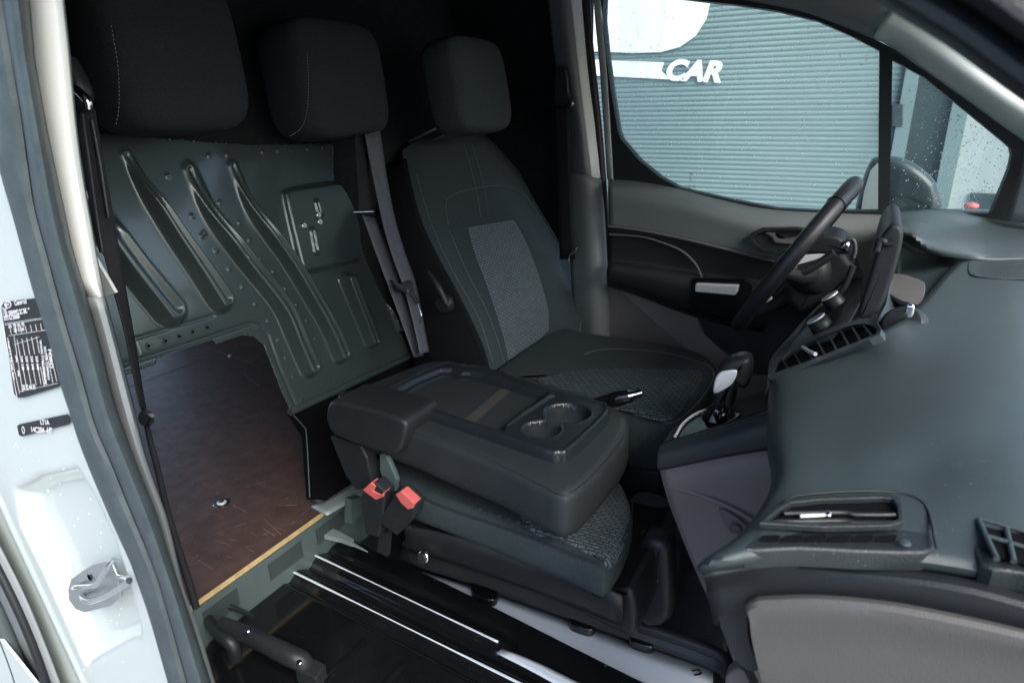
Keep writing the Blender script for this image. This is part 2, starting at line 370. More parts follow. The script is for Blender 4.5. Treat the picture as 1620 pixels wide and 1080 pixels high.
def hfield(name, pl, ur, vr, du, hf, m, parent=None, poly=None, hole=None, thick=0.0, uvs=None):
    """pressed sheet: heights over a plane, trimmed to an outline and a hole"""
    us = np.arange(ur[0], ur[1]+du, du); vs_ = np.arange(vr[0], vr[1]+du, du)
    Ug, Vg = np.meshgrid(us, vs_); q = np.stack([Ug, Vg], -1); keep = np.ones(Ug.shape, bool); q2 = q.copy()
    for pg, sg in ((poly, 1), (hole, -1)):
        if pg is None: continue
        s, nr = sdpoly(q, pg); s = s*sg; snap = np.abs(s) < du*.72
        q2 = np.where(snap[..., None], nr, q2); keep &= (s > -du*.72)
    H = hf(q2); idx = np.arange(Ug.size).reshape(Ug.shape)
    V = pl.O+q2[..., 0, None]*pl.U+q2[..., 1, None]*pl.V+H[..., None]*pl.N; V = V.reshape(-1, 3)
    k4 = keep[:-1, :-1] & keep[:-1, 1:] & keep[1:, 1:] & keep[1:, :-1]
    f = np.stack([idx[:-1, :-1][k4], idx[:-1, 1:][k4], idx[1:, 1:][k4], idx[1:, :-1][k4]], 1)
    A, B, C_, D_ = idx[:-1, :-1], idx[:-1, 1:], idx[1:, 1:], idx[1:, :-1]; ka, kb, kc, kd = keep[:-1, :-1], keep[:-1, 1:], keep[1:, 1:], keep[1:, :-1]
    tri = [np.stack([X_[m_], Y_[m_], Z_[m_]], 1) for X_, Y_, Z_, m_ in ((B, C_, D_, ~ka & kb & kc & kd), (A, C_, D_, ka & ~kb & kc & kd), (A, B, D_, ka & kb & ~kc & kd), (A, B, C_, ka & kb & kc & ~kd))]
    f = [tuple(q_) for q_ in f]+[tuple(q_) for t_ in tri for q_ in t_]
    used = np.unique(np.concatenate([np.array(q_) for q_ in f])); rm = -np.ones(len(V), int); rm[used] = np.arange(len(used)); 
    uv = None
    if uvs: uv = (q2.reshape(-1, 2)[used]-[ur[0], vr[0]])/[ur[1]-ur[0], vr[1]-vr[0]]
    o = mk(name, V[used], [tuple(rm[list(q_)]) for q_ in f], m, parent, uv=uv, sharp=False)
    if thick: solid(o, thick, -1)
    return o
def grow(poly, d):
    p3 = np.c_[np.array(poly), np.zeros(len(poly))]; return inset(p3, np.array([0, 0, 1.0]), -d)[:, :2]
def text(name, s, O, ex, ey, size, m, parent=None, bold=.0, shear=0.0, ext=.0004, sx=1.0, align='LEFT'):
    c = bpy.data.curves.new(name, 'FONT'); c.body = s; c.size = size; c.offset = bold*size; c.shear = shear; c.extrude = 0; c.align_x = align
    t = bpy.data.objects.new('tmp', c); COL.objects.link(t); dg = bpy.context.evaluated_depsgraph_get(); me = bpy.data.meshes.new_from_object(t.evaluated_get(dg))
    v = np.array([tuple(a.co) for a in me.vertices]); fs = [tuple(p.vertices) for p in me.polygons]
    bpy.data.objects.remove(t); bpy.data.meshes.remove(me); bpy.data.curves.remove(c)
    ex = np.array(ex)/np.linalg.norm(ex); ey = np.array(ey)/np.linalg.norm(ey)
    w = np.array(O)+v[:, :1]*sx*ex+v[:, 1:2]*ey
    return mk(name, w, fs, m, parent, smooth=False)

# ================================================================== SETTING
g = mk('ground', [(-60, -60, -.45), (60, -60, -.45), (60, 60, -.45), (-60, 60, -.45)], [(0, 1, 2, 3)], M['ground'], smooth=False); g["kind"] = "structure"
# ------------------------------------------------------------------ building with roller shutter across the yard
BY = 7.0
PB = Plane((0, BY, 0), (1, 0, 0.0), (0, 0, 1))      # N points to -Y (towards the van)
a_ = math.radians(1.2); PB.U = np.array([math.cos(a_), 0, -math.sin(a_)]); PB.V = np.array([math.sin(a_), 0, math.cos(a_)]); PB.N = np.cross(PB.U, PB.V)
bld = thing('shutter_building', 'teal building front with a ribbed roller shutter, a doorway and white lettering across the yard', 'building', (-1, BY, -.45))
xr = PB.uv(1428, 200)[0]
def fsh(q): return .012*np.abs(np.sin(q[..., 1]*math.pi/.047))**.6
us = np.linspace(-6, xr, 3); vv = np.arange(-.45, 4.2, .047/8)
Vs = [PB.pt(u, v, float(fsh(np.array([u, v])))) for v in vv for u in us]
Fs = [(i*3+j, i*3+j+1, (i+1)*3+j+1, (i+1)*3+j) for i in range(len(vv)-1) for j in range(2)]
solid(mk('roller_shutter', Vs, Fs, M['shutter'], bld), .01)
def bpoly(pts, h): return [P(a, b, pl=PB, h=h) for a, b in pts]
ND = (0, -1, 0)
sg = plate('round_sign_shape', bpoly([(700, -160), (1105, -160), (1124, -60), (1123, 5), (1118, 30), (1100, 58), (1075, 75), (1045, 83), (1000, 84), (900, 80), (700, 70)], .02), M['sign'], bld, thick=.01, dirv=ND)
plate('sign_bar', bpoly([(800, 88), (965, 96), (1051, 99), (1046, 112), (1060, 126), (966, 121), (800, 112)], .02), M['sign'], bld, thick=.008, dirv=ND)
o = P(1050, 125, pl=PB, h=.03); e = P(1136, 129, pl=PB, h=.03)
text('sign_lettering', 'CAR', o, e-o, PB.V, .255, M['sign'], bld, bold=.05, shear=.3, sx=1.0*np.linalg.norm(e-o)/(.255*1.95))
for (x0, x1, m_, dz, nm) in ((1426, 1449, 'bframe', .05, 'door_frame'), (1449, 1516, 'bdark', .0, 'dark_doorway'), (1509, 1536, 'bframe', .06, 'corner_post'), (1536, 1700, 'bwhite', .0, 'white_wall')):
    u0 = PB.uv(x0, 150)[0]; u1 = PB.uv(x1, 150)[0]
    plate(nm, [PB.pt(u0, -.45, dz), PB.pt(u1, -.45, dz), PB.pt(u1, 4.2, dz), PB.pt(u0, 4.2, dz)], M[m_], bld, thick=.2, dirv=(0, 1, 0))
plate('electric_box', bpoly([(1412, 165), (1428, 165), (1428, 200), (1412, 200)], .06), M['bdark'], bld, thick=.05, dirv=(0, 1, 0))
plate('dark_plinth', bpoly([(1536, 305), (1640, 310), (1640, 420), (1530, 420)], .03), M['bdark'], bld, thick=.02, dirv=(0, 1, 0))
plate('upper_wall', [PB.pt(-6, 4.2, 0), PB.pt(8, 4.2, 0), PB.pt(8, 5.5, 0), PB.pt(-6, 5.5, 0)], M['bwhite'], bld, thick=.2, dirv=(0, 1, 0))
tag(ell('traffic_cone_top', P(1537, 326, y=6.2), (.05, .05, .03), M['red'], p=2), 'small orange red object low behind the quarter window', 'marker')

# unseen wall added behind the camera to block the low sky
yard = thing('low_sky_blocker', 'tall grey wall on the other side of the yard', 'wall', (0, -7.5, -.45))
plate('wall_face', [(-16, -7.5, -.45), (12, -7.5, -.45), (12, -7.5, 2.5), (-16, -7.5, 2.5)], M['greytrim'], yard, thick=.2, dirv=(0, -1, 0))
# ================================================================== VAN BODY
van = thing('van_body', 'pale silver van body around the open passenger doorway, pillars, roof and seals', 'van', (-.2, 1.1, -.2))
JY = .36
PJ = Plane((0, JY, 0), (1, 0, 0), (0, 0, 1))   # N = -Y
sealL = [(-130, -400), (-60, -120), (-32, 0), (-12, 150), (0, 265), (22, 340), (40, 407), (55, 463), (80, 540), (97, 607), (115, 660), (127, 700), (150, 757), (175, 816), (210, 893), (237, 971), (268, 1080), (300, 1200)]
sealS = [(-52, -400), (-12, -120), (3, 0), (20, 100), (37, 200), (55, 333), (80, 423), (95, 480), (107, 523), (133, 607), (150, 673), (178, 735), (202, 796), (230, 863), (249, 913), (270, 985), (296, 1080), (325, 1200)]
sealR = [(8, -400), (35, -120), (45, 0), (53, 93), (72, 200), (100, 330), (115, 400), (138, 473), (157, 540), (177, 623), (190, 665), (214, 730), (249, 816), (272, 893), (290, 945), (305, 990), (334, 1080), (370, 1200)]
def resamp(pts, n):
    p = cr1(np.array(pts, float), 8); s = np.r_[0, np.cumsum(np.linalg.norm(np.diff(p, axis=0), axis=1))]; t = np.linspace(0, s[-1], n)
    return np.stack([np.interp(t, s, p[:, 0]), np.interp(t, s, p[:, 1])], 1)
def byy(pts, ys): 
    p = np.array(pts, float); return np.stack([np.interp(ys, p[:, 1], p[:, 0]), ys], 1)
ysx = np.linspace(-380, 1190, 48)
Lp, Sp, Rp = byy(sealL, ysx), byy(sealS, ysx), byy(sealR, ysx)
rows = []
for i in range(48):
    l, s, r = Lp[i], Sp[i], Rp[i]
    mixp = lambda a, b, t: a*(1-t)+b*t
    row = [P(*mixp(l, s, 0), y=JY), P(*mixp(l, s, .08), y=JY-.012), P(*mixp(l, s, .5), y=JY-.016), P(*mixp(l, s, .92), y=JY-.012), P(*s, y=JY-.002),
           P(*mixp(s, r, .1), y=JY-.012), P(*mixp(s, r, .4), y=JY-.024), P(*mixp(s, r, .75), y=JY-.016), P(*mixp(s, r, 1.0), y=JY+.015)]
    rows.append(row)
patch('door_seal', rows, M['seal'], van, n=2, thick=.003)
# small cross ribs on the inner lip of the seal
ribs = []
for y_ in np.arange(250, 1060, 7.0):
    s = byy(sealS, [y_])[0]; r = byy(sealR, [y_])[0]
    ribs.append(tube('', [P(*(s*.78+r*.22), y=JY-.0195), P(*(s*.45+r*.55), y=JY-.0215)], .0009, None, res=5, ret=True, smoothp=False))
merge('seal_ribbing', ribs, M['seal'], van)
# jamb (outer face of pillar) with pressed recess round the striker
rec = PJ.uvs([(26, 775), (60, 755), (122, 742), (150, 790), (178, 850), (205, 930), (222, 1000), (218, 1010), (137, 1050), (115, 1000), (70, 900), (35, 830)])
crease = PJ.uvs([(-40, 700), (15, 827), (60, 925), (132, 1080), (180, 1180)])
jo = PJ.uvs([(-400, -400), (-60, -400), (-20, 0), (20, 300), (90, 520), (130, 660), (200, 820), (250, 930), (300, 1080), (340, 1250), (160, 1250), (93, 1080), (45, 960), (0, 868), (-60, 760), (-400, 200)])
def fj(q):
    s, _ = sdpoly(q, rec); d, _ = dpath(q, crease)
    return -.024*sstep(s, -.006, .022)+.003*np.exp(-(d/.006)**2)
hfield('door_jamb', PJ, (-1.5, -.55), (.1, 1.5), .006, fj, M['white'], van, poly=jo, thick=.004)
# rain on the jamb
drops = []
def hemi(c, N, r, res=6):
    N = np.array(N, float); a = np.cross(N, [0.3, .1, .9]); a /= np.linalg.norm(a); b = np.cross(N, a); th = np.linspace(0, 2*np.pi, res, endpoint=False)
    ring = lambda rr, h: c+N*h*r+r*rr*(np.cos(th)[:, None]*a+np.sin(th)[:, None]*b)
    return [ring(1, -.1), ring(.8, .35), ring(.25, .55)]
for _ in range(110):
    px, py = random.uniform(20, 200), random.uniform(690, 1060)
    L_ = byy(sealL, [py])[0][0]
    if px < L_-6: drops.append(hemi(P(px, py, y=JY-.0 + (.009 if 760 < py < 1040 else 0)), (0, -1, 0), random.uniform(.0005, .0011)))
dj = merge('raindrops', drops, M['drop'], van); dj["kind"] = "stuff"
# inner flange in lightened body paint and grey trim
ys2 = np.linspace(-380, 470, 18)
innR = [(58, -400), (85, -120), (98, 0), (105, 60), (118, 200), (130, 290), (147, 383), (161, 467), (165, 475)]
A_, B_ = byy(sealR, ys2), byy(innR, ys2)
patch('pillar_flange', [[P(*(a*(1-t)+b*t), y=JY+.016+dy) for t, dy in ((-.15, 0), (.25, -.001), (.8, .001), (1, .012))] for a, b in zip(A_, B_)], M['flangelit'], van, n=2)
trR = [(163, 465), (187, 557), (213, 657), (222, 700), (233, 738), (264, 823), (288, 932), (311, 991), (338, 1080), (372, 1200)]
ys3 = np.linspace(471, 1190, 18); A_, B_ = byy(sealR, ys3), byy(trR, ys3)
patch('pillar_lower_trim', [[P(*(a*(1-t)+b*t), y=JY+.014+dy) for t, dy in ((-.2, 0), (.3, -.004), (.75, -.001), (1, .03))] for a, b in zip(A_, B_)], M['greytrim'], van, n=2)
plate('pale_flange_corner', PP([(150, 408), (182, 463), (163, 470), (155, 440)], y=.47), M['lighttrim'], van, thick=.004, dirv=(0, 1, 0))
# closing skin behind near pillar so that no light leaks into the load space
plate('body_side', [(-1.45, .40, -.1), (-.80, .40, -.1), (-.80, .40, 1.45), (-1.45, .40, 1.45)], M['blackliner'], van, thick=.02, dirv=(0, 1, 0))
# roof, load space, front bulkhead
plate('headliner', [(-3.2, .30, 1.43), (.22, .30, 1.43), (.22, 1.98, 1.43), (-3.2, 1.98, 1.43)], M['blackliner'], van, thick=.04, dirv=(0, 0, 1))
plate('door_header', [(-.85, .31, 1.27), (.05, .31, 1.27), (.3, .31, 1.16), (.5, .31, 1.43), (-.85, .31, 1.43)], M['white'], van, thick=.06, dirv=(0, 1, 0))
plate('windscreen_header', [(.22, .30, 1.43), (.22, 1.98, 1.43), (.42, 1.98, 1.30), (.42, .30, 1.30)], M['blackliner'], van, thick=.03, dirv=(.3, 0, 1))
plate('far_load_side', [(-3.2, 1.98, -.1), (-.80, 1.98, -.1), (-.80, 1.98, 1.45), (-3.2, 1.98, 1.45)], M['blackliner'], van, thick=.02, dirv=(0, 1, 0))
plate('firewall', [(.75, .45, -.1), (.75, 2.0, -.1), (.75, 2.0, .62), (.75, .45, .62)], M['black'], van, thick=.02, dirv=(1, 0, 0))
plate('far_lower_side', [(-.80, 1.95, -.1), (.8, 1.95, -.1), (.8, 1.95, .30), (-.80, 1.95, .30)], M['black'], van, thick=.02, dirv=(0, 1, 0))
# far (driver side) B pillar
DY = 1.9
patch('far_pillar_trim', [[P(*a, y=DY-.02) for a in ((862, -60), (866, 0), (880, 110), (896, 190), (905, 278))], [P(*a, y=DY-.05) for a in ((885, -60), (888, 0), (903, 110), (915, 190), (925, 279))],
      [P(*a, y=DY-.045) for a in ((896, -60), (903, 0), (915, 110), (924, 190), (936, 281))]], M['greytrim'], van, n=5)
patch('far_pillar_highlight', [[P(*a, y=DY-.045) for a in ((896, -60), (903, 0), (915, 110), (924, 190), (936, 281))], [P(*a, y=DY-.035) for a in ((906, -60), (912, 0), (923, 110), (933, 190), (942, 281))],
      [P(*a, y=DY-.02) for a in ((913, -60), (920, 0), (930, 110), (940, 190), (950, 282))]], M['lighttrim'], van, n=4)  # highlight on the rounded pillar edge, painted as a lighter strip
patch('far_pillar_lower_trim', [[P(*a, y=DY-.03) for a in ((895, 272), (900, 350), (905, 460), (915, 620))], [P(*a, y=DY-.06) for a in ((925, 277), (932, 350), (938, 460), (940, 620))], [P(*a, y=DY-.03) for a in ((951, 284), (957, 350), (962, 460), (966, 620))]], M['doorup'], van, n=5)
tube('far_door_seal', PP([(921, -60), (927, 0), (930, 50), (937, 120), (947, 210), (954, 290), (960, 370), (964, 480), (966, 620)], y=DY-.012), [.013, .013, .013, .011, .010, .007], M['sealdark'], van, n=4)
plate('panel_recess', PP([(848, 142), (864, 145), (866, 225), (848, 215)], x=-1.0), M['greytrim'], van, thick=.01, dirv=(-1, 0, 0))
# far A pillar and header
loE = [(1040, -60), (1100, -16), (1180, 0), (1277, 20), (1380, 60)]; loE2 = [(1380, 60), (1413, 77), (1513, 147), (1610, 217), (1700, 275)]
hiE = [(1190, -160), (1240, -110), (1290, -70), (1350, -30), (1412, 8)]; hiE2 = [(1412, 8), (1470, 40), (1570, 110), (1640, 150), (1740, 200)]
mid = lambda A, B, t, y, dx=0: [P(a[0]*(1-t)+b[0]*t, a[1]*(1-t)+b[1]*t, y=y) for a, b in zip(A, B)]
patch('headliner_edge', [mid(loE, hiE, 0, DY-.02), mid(loE, hiE, .35, DY-.06), mid(loE, hiE, 1, DY-.07)], M['greytrim'], van, n=5)
patch('far_windscreen_pillar', [mid(loE2, hiE2, 0.02, DY-.02), mid(loE2, hiE2, .3, DY-.07), mid(loE2, hiE2, .7, DY-.085), mid(loE2, hiE2, 1.2, DY-.02)], M['lighttrim'], van, n=5)
patch('far_pillar_foot', [[P(*a, y=DY-.10) for a in ((1625, 225), (1612, 280), (1592, 350))], [P(*a, y=DY-.12) for a in ((1660, 235), (1650, 290), (1640, 350))], [P(*a, y=DY-.1) for a in ((1720, 245), (1710, 290), (1700, 350))]], M['greytrim'], van, n=4)
# near A pillar with its rubber seal (dark, close to the camera)
na = [(1330, -40), (1390, -2), (1430, 22), (1500, 65), (1560, 108), (1620, 152), (1720, 220)]
patch('near_windscreen_pillar', [PP(na, y=.40), [P(a+14, b-16, y=.36) for a, b in na], [P(a+40, b-50, y=.37) for a, b in na], [P(a+60, b-75, y=.35) for a, b in na], [P(a+110, b-130, y=.36) for a, b in na], [P(a+230, b-260, y=.38) for a, b in na]], M['dashside'], van, n=4)

plate('rear_side_panel', [(-3.2, .385, -.3), (-.93, .385, -.3), (-.93, .385, .72), (-3.2, .385, .72)], M['white'], van, thick=.01, dirv=(0, 1, 0))
# ------------------------------------------------------------------ grooves of the sliding door behind the jamb (bottom left)
sd_ = thing('sliding_door', 'grey rear side door with dark rubber strips at the lower left edge', 'door', (-1.2, .35, .1))
patch('door_skin', [[P(*a, y=.34) for a in ((-80, 700), (-40, 790), (0, 868), (45, 960), (93, 1080), (120, 1160))], [P(*a, y=.35) for a in ((-140, 760), (-90, 850), (-40, 930), (0, 985), (60, 1080), (90, 1160))]], M['greytrim'], sd_, n=4)
for (dx, r_s, mm, nm) in ((-14, .006, 'sealdark', 'rubber_strip'), (-50, .011, 'seal', 'rubber_strip'), (-86, .009, 'sealdark', 'rubber_strip')):
    tube(nm, [P(a+dx, b+10, y=.335) for a, b in ((-40, 790), (0, 868), (45, 960), (80, 1050), (110, 1160))], r_s, M[mm], sd_, n=4)
plate('door_sill', PP([(-200, 960), (0, 1010), (60, 1085), (60, 1300), (-200, 1300)], y=.325), M['white'], sd_, thick=.004, dirv=(0, 1, 0))

# ------------------------------------------------------------------ stickers
def sticker(nm, label, pts, h=.0015):
    q = PP(pts, y=JY-h-.004); o = plate(nm, q, M['ink'], None, thick=.0006, dirv=(0, 1, 0), smooth_n=0)
    return tag(o, label, 'sticker'), q
ST = thing('tyre_pressure_sticker', 'large black data sticker with a white table of figures on the door jamb', 'sticker', P(60, 628, y=JY-.004))
ctr = [(2, 486), (6, 478), (60, 471), (78, 470), (92, 540), (98, 600), (92, 612), (40, 628), (28, 629), (22, 622)]
plate('sticker_sheet', PP(ctr, y=JY-.0035), M['ink'], ST, thick=.0006, dirv=(0, 1, 0))
PS = Plane(P(4, 480, y=JY-.0065), (1, 0, 0), (0, 0, 1))
def stx(a, b): return P(a, b, y=JY-.0046)
exs = stx(60, 472)-stx(5, 482); eys = stx(5, 482)-stx(27, 628)
exs /= np.linalg.norm(exs); eys /= np.linalg.norm(eys)
def w(s, px, py, hpx, nm='print', parent=ST, vert=False, m_='label', sx=1.0):
    size = np.linalg.norm(stx(px, py)-stx(px, py-hpx))*1.35
    ex, ey = (exs, eys) if not vert else (-eys, exs)
    return text(nm, s, stx(px, py), ex, ey, size, M[m_], parent, bold=.03, sx=sx)
def ovalring(c, rx, ry, m, parent, nm='oval_emblem', t=.18):
    th = np.linspace(0, 2*np.pi, 40, endpoint=False); ring = lambda k: c+np.cos(th)[:, None]*rx*k*exs+np.sin(th)[:, None]*ry*k*eys
    plate(nm, ring(1), m, parent, holes=[ring(1-t)], thick=.0003, dirv=(0, -1, 0))
ovalring(stx(13, 482), .0078, .0042, M['label'], ST)
w('Ford', 7, 484.5, 4.5, sx=1.1); w('Connect', 23, 483, 7); w('Type', 4, 492, 5)
w('1.5K 200MMD 2C BK. 9', 5, 501, 7, sx=.75); w('BTO 6.2 200008', 7, 507, 6, sx=.75)
w('kPa   PSI  kPa  PSI', 14, 519, 5, sx=.85); w('220  32  240', 22, 525, 5, sx=.8)
w('FORD', 76, 552, 8, vert=True); w('WWW.TYRE.PRESSURE', 62, 538, 6, vert=True, sx=.8); w('MOTOR COMPANY', 69, 548, 6, vert=True, sx=.7)
for k, px_ in enumerate((28, 36, 44, 52)):
    w('220 240', px_+4, 563, 6, vert=True, sx=.75); 
w('kPa', 24, 562, 5, vert=True); w('PSI', 27, 586, 5, vert=True); w('Load 1-3  Full load  Spare', 12, 540, 5, vert=True, sx=.8)
w('20 32 44 50', 36, 616, 7, sx=.7)
def sline(p, q, r=.00022): return tube('', [stx(*p), stx(*q)], r, None, res=4, ret=True, smoothp=False)
ln = [sline((8, 514), (66, 505)), sline((14, 531), (72, 522)), sline((22, 545), (62, 533)), sline((12, 534), (31, 622)), sline((22, 530), (36, 620)), sline((32, 619), (92, 606)), sline((4, 513), (27, 628)), sline((7, 512), (72, 502))]
for a in range(5): ln += [sline((27+a*7.6, 537-a*1.4), (32+a*7.6, 564-a*1.4)), sline((36+a*7.6, 580-a*1.6), (42+a*7.6, 612-a*1.6))]
for a in range(7): ln.append(sline((16+a*8, 519-a*1.2), (18+a*8, 529-a*1.2)))
ln += [sline((74, 560), (84, 606)), sline((80, 560), (90, 603)), sline((64, 580), (70, 610))]
merge('table_lines', ln, M['label'], ST)
ST2 = thing('part_number_sticker', 'small narrow black sticker with white code, lower one on the door jamb', 'sticker', P(68, 690, y=JY-.004))
plate('sticker_sheet', PP([(27, 674), (30, 671), (106, 655), (109, 658), (111, 667), (109, 671), (35, 690), (30, 688)], y=JY-.0035), M['ink'], ST2, thick=.0006, dirv=(0, 1, 0))
w('LT1A', 64, 671, 7, parent=ST2); w('14C204 -H*', 49, 683, 7.5, parent=ST2)
ovalring(stx(37, 680), .0034, .0058, M['label'], ST2)

# ------------------------------------------------------------------ striker
stk = thing('door_striker', 'chrome door latch striker loop bolted to the jamb below the stickers', 'striker', P(160, 965, y=.36))
sy = JY+.008
plate('striker_plate', PP([(113, 928), (118, 912), (150, 890), (172, 884), (182, 886), (190, 905), (196, 940), (180, 955), (140, 965), (125, 960), (114, 945)], y=sy-.004), M['steel'], stk, thick=.005, dirv=(0, -1, 0), bev=.0015)
tube('striker_loop', [P(116, 930, y=sy-.006), P(122, 928, y=sy-.018), P(148, 926, y=sy-.028), P(160, 912, y=sy-.028), P(176, 888, y=sy-.022), P(181, 885, y=sy-.006)], .0035, M['chrome'], stk, n=4)
tube('striker_loop', [P(127, 938, y=sy-.004), P(134, 948, y=sy-.022), P(146, 950, y=sy-.03), P(175, 938, y=sy-.034), P(203, 920, y=sy-.03), P(196, 914, y=sy-.020), P(182, 912, y=sy-.006)], .0038, M['chrome'], stk, n=4)
disc('screw', P(145, 911, y=sy-.006), (0, -1, 0), .006, .003, M['silver'], stk); disc('screw_recess', P(145, 911, y=sy-.009), (0, -1, 0), .003, .0008, M['blackpl'], stk)

# ================================================================== BULKHEAD
KB = .2
PBk = Plane((-1.05, 0, .15), (0, 1, 0), (-KB, 0, 1))     # N = +X-ish
bk = thing('bulkhead', 'pressed green grey steel bulkhead with curved ribs and an open load hatch behind the seats', 'bulkhead', (-1.05, 1.1, .15))
U = PBk.uvs
bp = U([(-60, 180), (150, 210), (393, 229), (527, 227), (529, 290), (540, 300), (556, 330), (575, 400), (610, 480), (640, 540), (650, 562), (587, 590), (461, 652), (444, 615), (423, 560), (417, 545), (402, 532), (385, 530), (342, 544), (337, 537), (247, 567), (247, 576), (197, 593), (60, 640), (-100, 500)])
ribsP = [([(130, 310), (163, 358), (215, 428), (266, 490)], .027, .034), ([(200, 245), (232, 305), (274, 370), (315, 428), (346, 474)], .012, .028), ([(300, 268), (335, 342), (385, 412), (442, 483), (468, 540), (486, 580)], .018, .026),
         ([(368, 262), (402, 340), (455, 415), (495, 480), (520, 525), (535, 560)], .014, .024), ([(545, 443), (583, 540)], .020, .019), ([(596, 432), (630, 520)], .012, .012)]
ribsU = [(cr1(U(p), 8) if len(p) > 2 else U(p), a, b) for p, a, b in ribsP]
platep = cr1(U([(450, 318), (451, 306), (460, 301), (520, 292), (545, 290), (562, 300), (566, 400), (560, 411), (495, 427), (480, 428), (474, 420)]), 3, True)
bead = U([(188, 579), (248, 560), (340, 530), (397, 511), (412, 515), (424, 530), (442, 580), (470, 645)])
slotA = U([(496, 322), (501, 339)]); slotB = U([(489, 366), (495, 398)])
dimp = U([(319, 373), (323, 368), (342, 397), (363, 426), (384, 455), (404, 482), (424, 509), (440, 539), (452, 567), (464, 597), (477, 633), (412, 410), (433, 430), (452, 458), (469, 483), (485, 508), (499, 537), (513, 567), (530, 604), (379, 411), (395, 380), (360, 353), (379, 352), (348, 320), (304, 342), (265, 278), (330, 246), (359, 244), (415, 240), (438, 238), (462, 237), (486, 235), (510, 233)])
def fb(q):
    h = np.zeros(q.shape[:-1])
    for pth, wa, wb in ribsU:
        d, s = dpath(q, pth); wd_ = (wa+(wb-wa)*s)*1.12
        H = .034 if wb > .015 else .016
        H = H*(.1+.9*sstep(s, 0, .35)) if len(pth) > 2 else H
        h += H*(1-sstep(d, wd_*.38, wd_))
        if wb > .015: h -= .004*(1-sstep(d, 0, wd_*.32))
    s, _ = sdpoly(q, platep); h += .012*sstep(s, -.008, .004)
    d, _ = dpath(q, bead); h -= .004*np.exp(-(d/.0035)**2)
    for sl_ in (slotA, slotB):
        d, _ = dpath(q, sl_); h += .005*(1-sstep(np.abs(d-.006), .001, .004))
    for c in dimp: h += .0020*np.exp(-(np.linalg.norm(q-c, axis=-1)/.0034)**2)
    d, _ = dpath(q, U([(213, 536), (338, 499)])); h -= .0025*np.exp(-(d/.002)**2)
    d, _ = dpath(q, U([(213, 536), (221, 561)])); h -= .0015*np.exp(-(d/.0015)**2)
    return h
hfield('pressed_panel', PBk, (.30, 1.62), (.20, .90), .0027, fb, M['bulk'], bk, poly=bp, thick=.0015)
for a, b in ((235, 547), (262, 539), (284, 532), (305, 525), (328, 518)):
    s_ = disc('screw', P(a, b, pl=PBk, h=.0), PBk.N, .0065, .004, M['bulk'], bk, res=16); disc('screw_recess', P(a, b, pl=PBk, h=.004), PBk.N, .003, .0008, M['black'], s_, res=10)
for a, b in ((480, 357), (505, 351), (503, 340)):
    disc('screw', P(a, b, pl=PBk, h=.012), PBk.N, .0075, .005, M['chrome'], bk, res=16)
# rolled lower edge, black sheet over the top and right side, lower liner
tube('rolled_edge', [P(a, b, pl=PBk, h=.002) for a, b in ((459, 652), (520, 624), (587, 592), (655, 560))], .009, M['bulk'], bk, n=3)
lp = PBk.uvs([(-200, -300), (870, -260), (900, 640), (655, 562), (640, 540), (610, 480), (575, 400), (556, 330), (540, 300), (529, 290), (527, 227), (393, 229), (150, 210), (-200, 170)])
plate('upper_liner', [PBk.pt(u, v, -.004) for u, v in lp], M['blackliner'], bk, thick=.012, dirv=-PBk.N)
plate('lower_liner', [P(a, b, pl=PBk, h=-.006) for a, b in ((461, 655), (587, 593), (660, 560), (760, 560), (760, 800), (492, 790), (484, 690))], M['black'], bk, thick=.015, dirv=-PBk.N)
tube('hatch_edge', [P(a, b, pl=PBk, h=0) for a, b in ((463, 655), (480, 674), (485, 690), (490, 786))], .0012, M['beam'], bk, n=3)

# ================================================================== LOAD FLOOR
LZ = .15
lf = thing('load_floor', 'worn dark red brown plywood load floor seen through the bulkhead hatch', 'load floor', (-1.6, 1.0, LZ-.012))
A0 = P(314, 950, z=LZ); A1 = P(517, 802, z=LZ); A2 = P(482, 783, z=LZ)
xe = (A0[0]+A1[0])/2
LP_ = Plane((xe, 0, LZ), (0, 1, 0), (-1, 0, 0))
plate('plywood_sheet', [(xe, .42, LZ), (xe, A1[1], LZ), (A2[0], A2[1], LZ), (-3.15, A2[1]+.0, LZ), (-3.15, .42, LZ)], M['ply'], lf, thick=.012, dirv=(0, 0, -1))
plate('plywood_sheet', [(A2[0]-.003, A2[1], LZ-.001), (A2[0]-.003, 1.95, LZ-.001), (-3.15, 1.95, LZ-.001), (-3.15, A2[1], LZ-.001)], M['ply'], lf, thick=.012, dirv=(0, 0, -1))
for k in range(3): plate('plywood_layer', [(xe+.0012+.0006*(k % 2), .42, LZ-.001-k*.004), (xe+.0012+.0006*(k % 2), A1[1], LZ-.001-k*.004), (xe+.0012+.0006*(k % 2), A1[1], LZ-.0045-k*.004), (xe+.0012+.0006*(k % 2), .42, LZ-.0045-k*.004)], M['plyedge'], lf, thick=.004, dirv=(-1, 0, 0))
# scratches, dust: pale thin marks with their own shapes
scr = []
for _ in range(190):
    a, b = random.uniform(205, 490), random.uniform(560, 900); ang = random.uniform(-.6, .9) ; l = random.choice([4, 8, 14, 30])*random.random()+2
    c0 = P(a, b, z=LZ+.0004); c1 = P(a+l*math.cos(ang), b-l*math.sin(ang), z=LZ+.0004)
    if c0[0] < xe-.01 and c1[0] < xe-.01 and c1[1] < A2[1] and c0[1] < A2[1]: scr.append(tube('', [c0, c1], random.uniform(.0003, .0006), None, res=4, ret=True, smoothp=False))
for p_, q_ in (((200, 612), (385, 545)), ((315, 545), (400, 575)), ((385, 590), (410, 612)), ((417, 820), (445, 845))): scr.append(tube('', [P(*p_, z=LZ+.0004), P(*q_, z=LZ+.0004)], .0006, None, res=4, ret=True, smoothp=False))
M['scratch'] = mat('scratch_dust', (.20, .15, .15), .9)
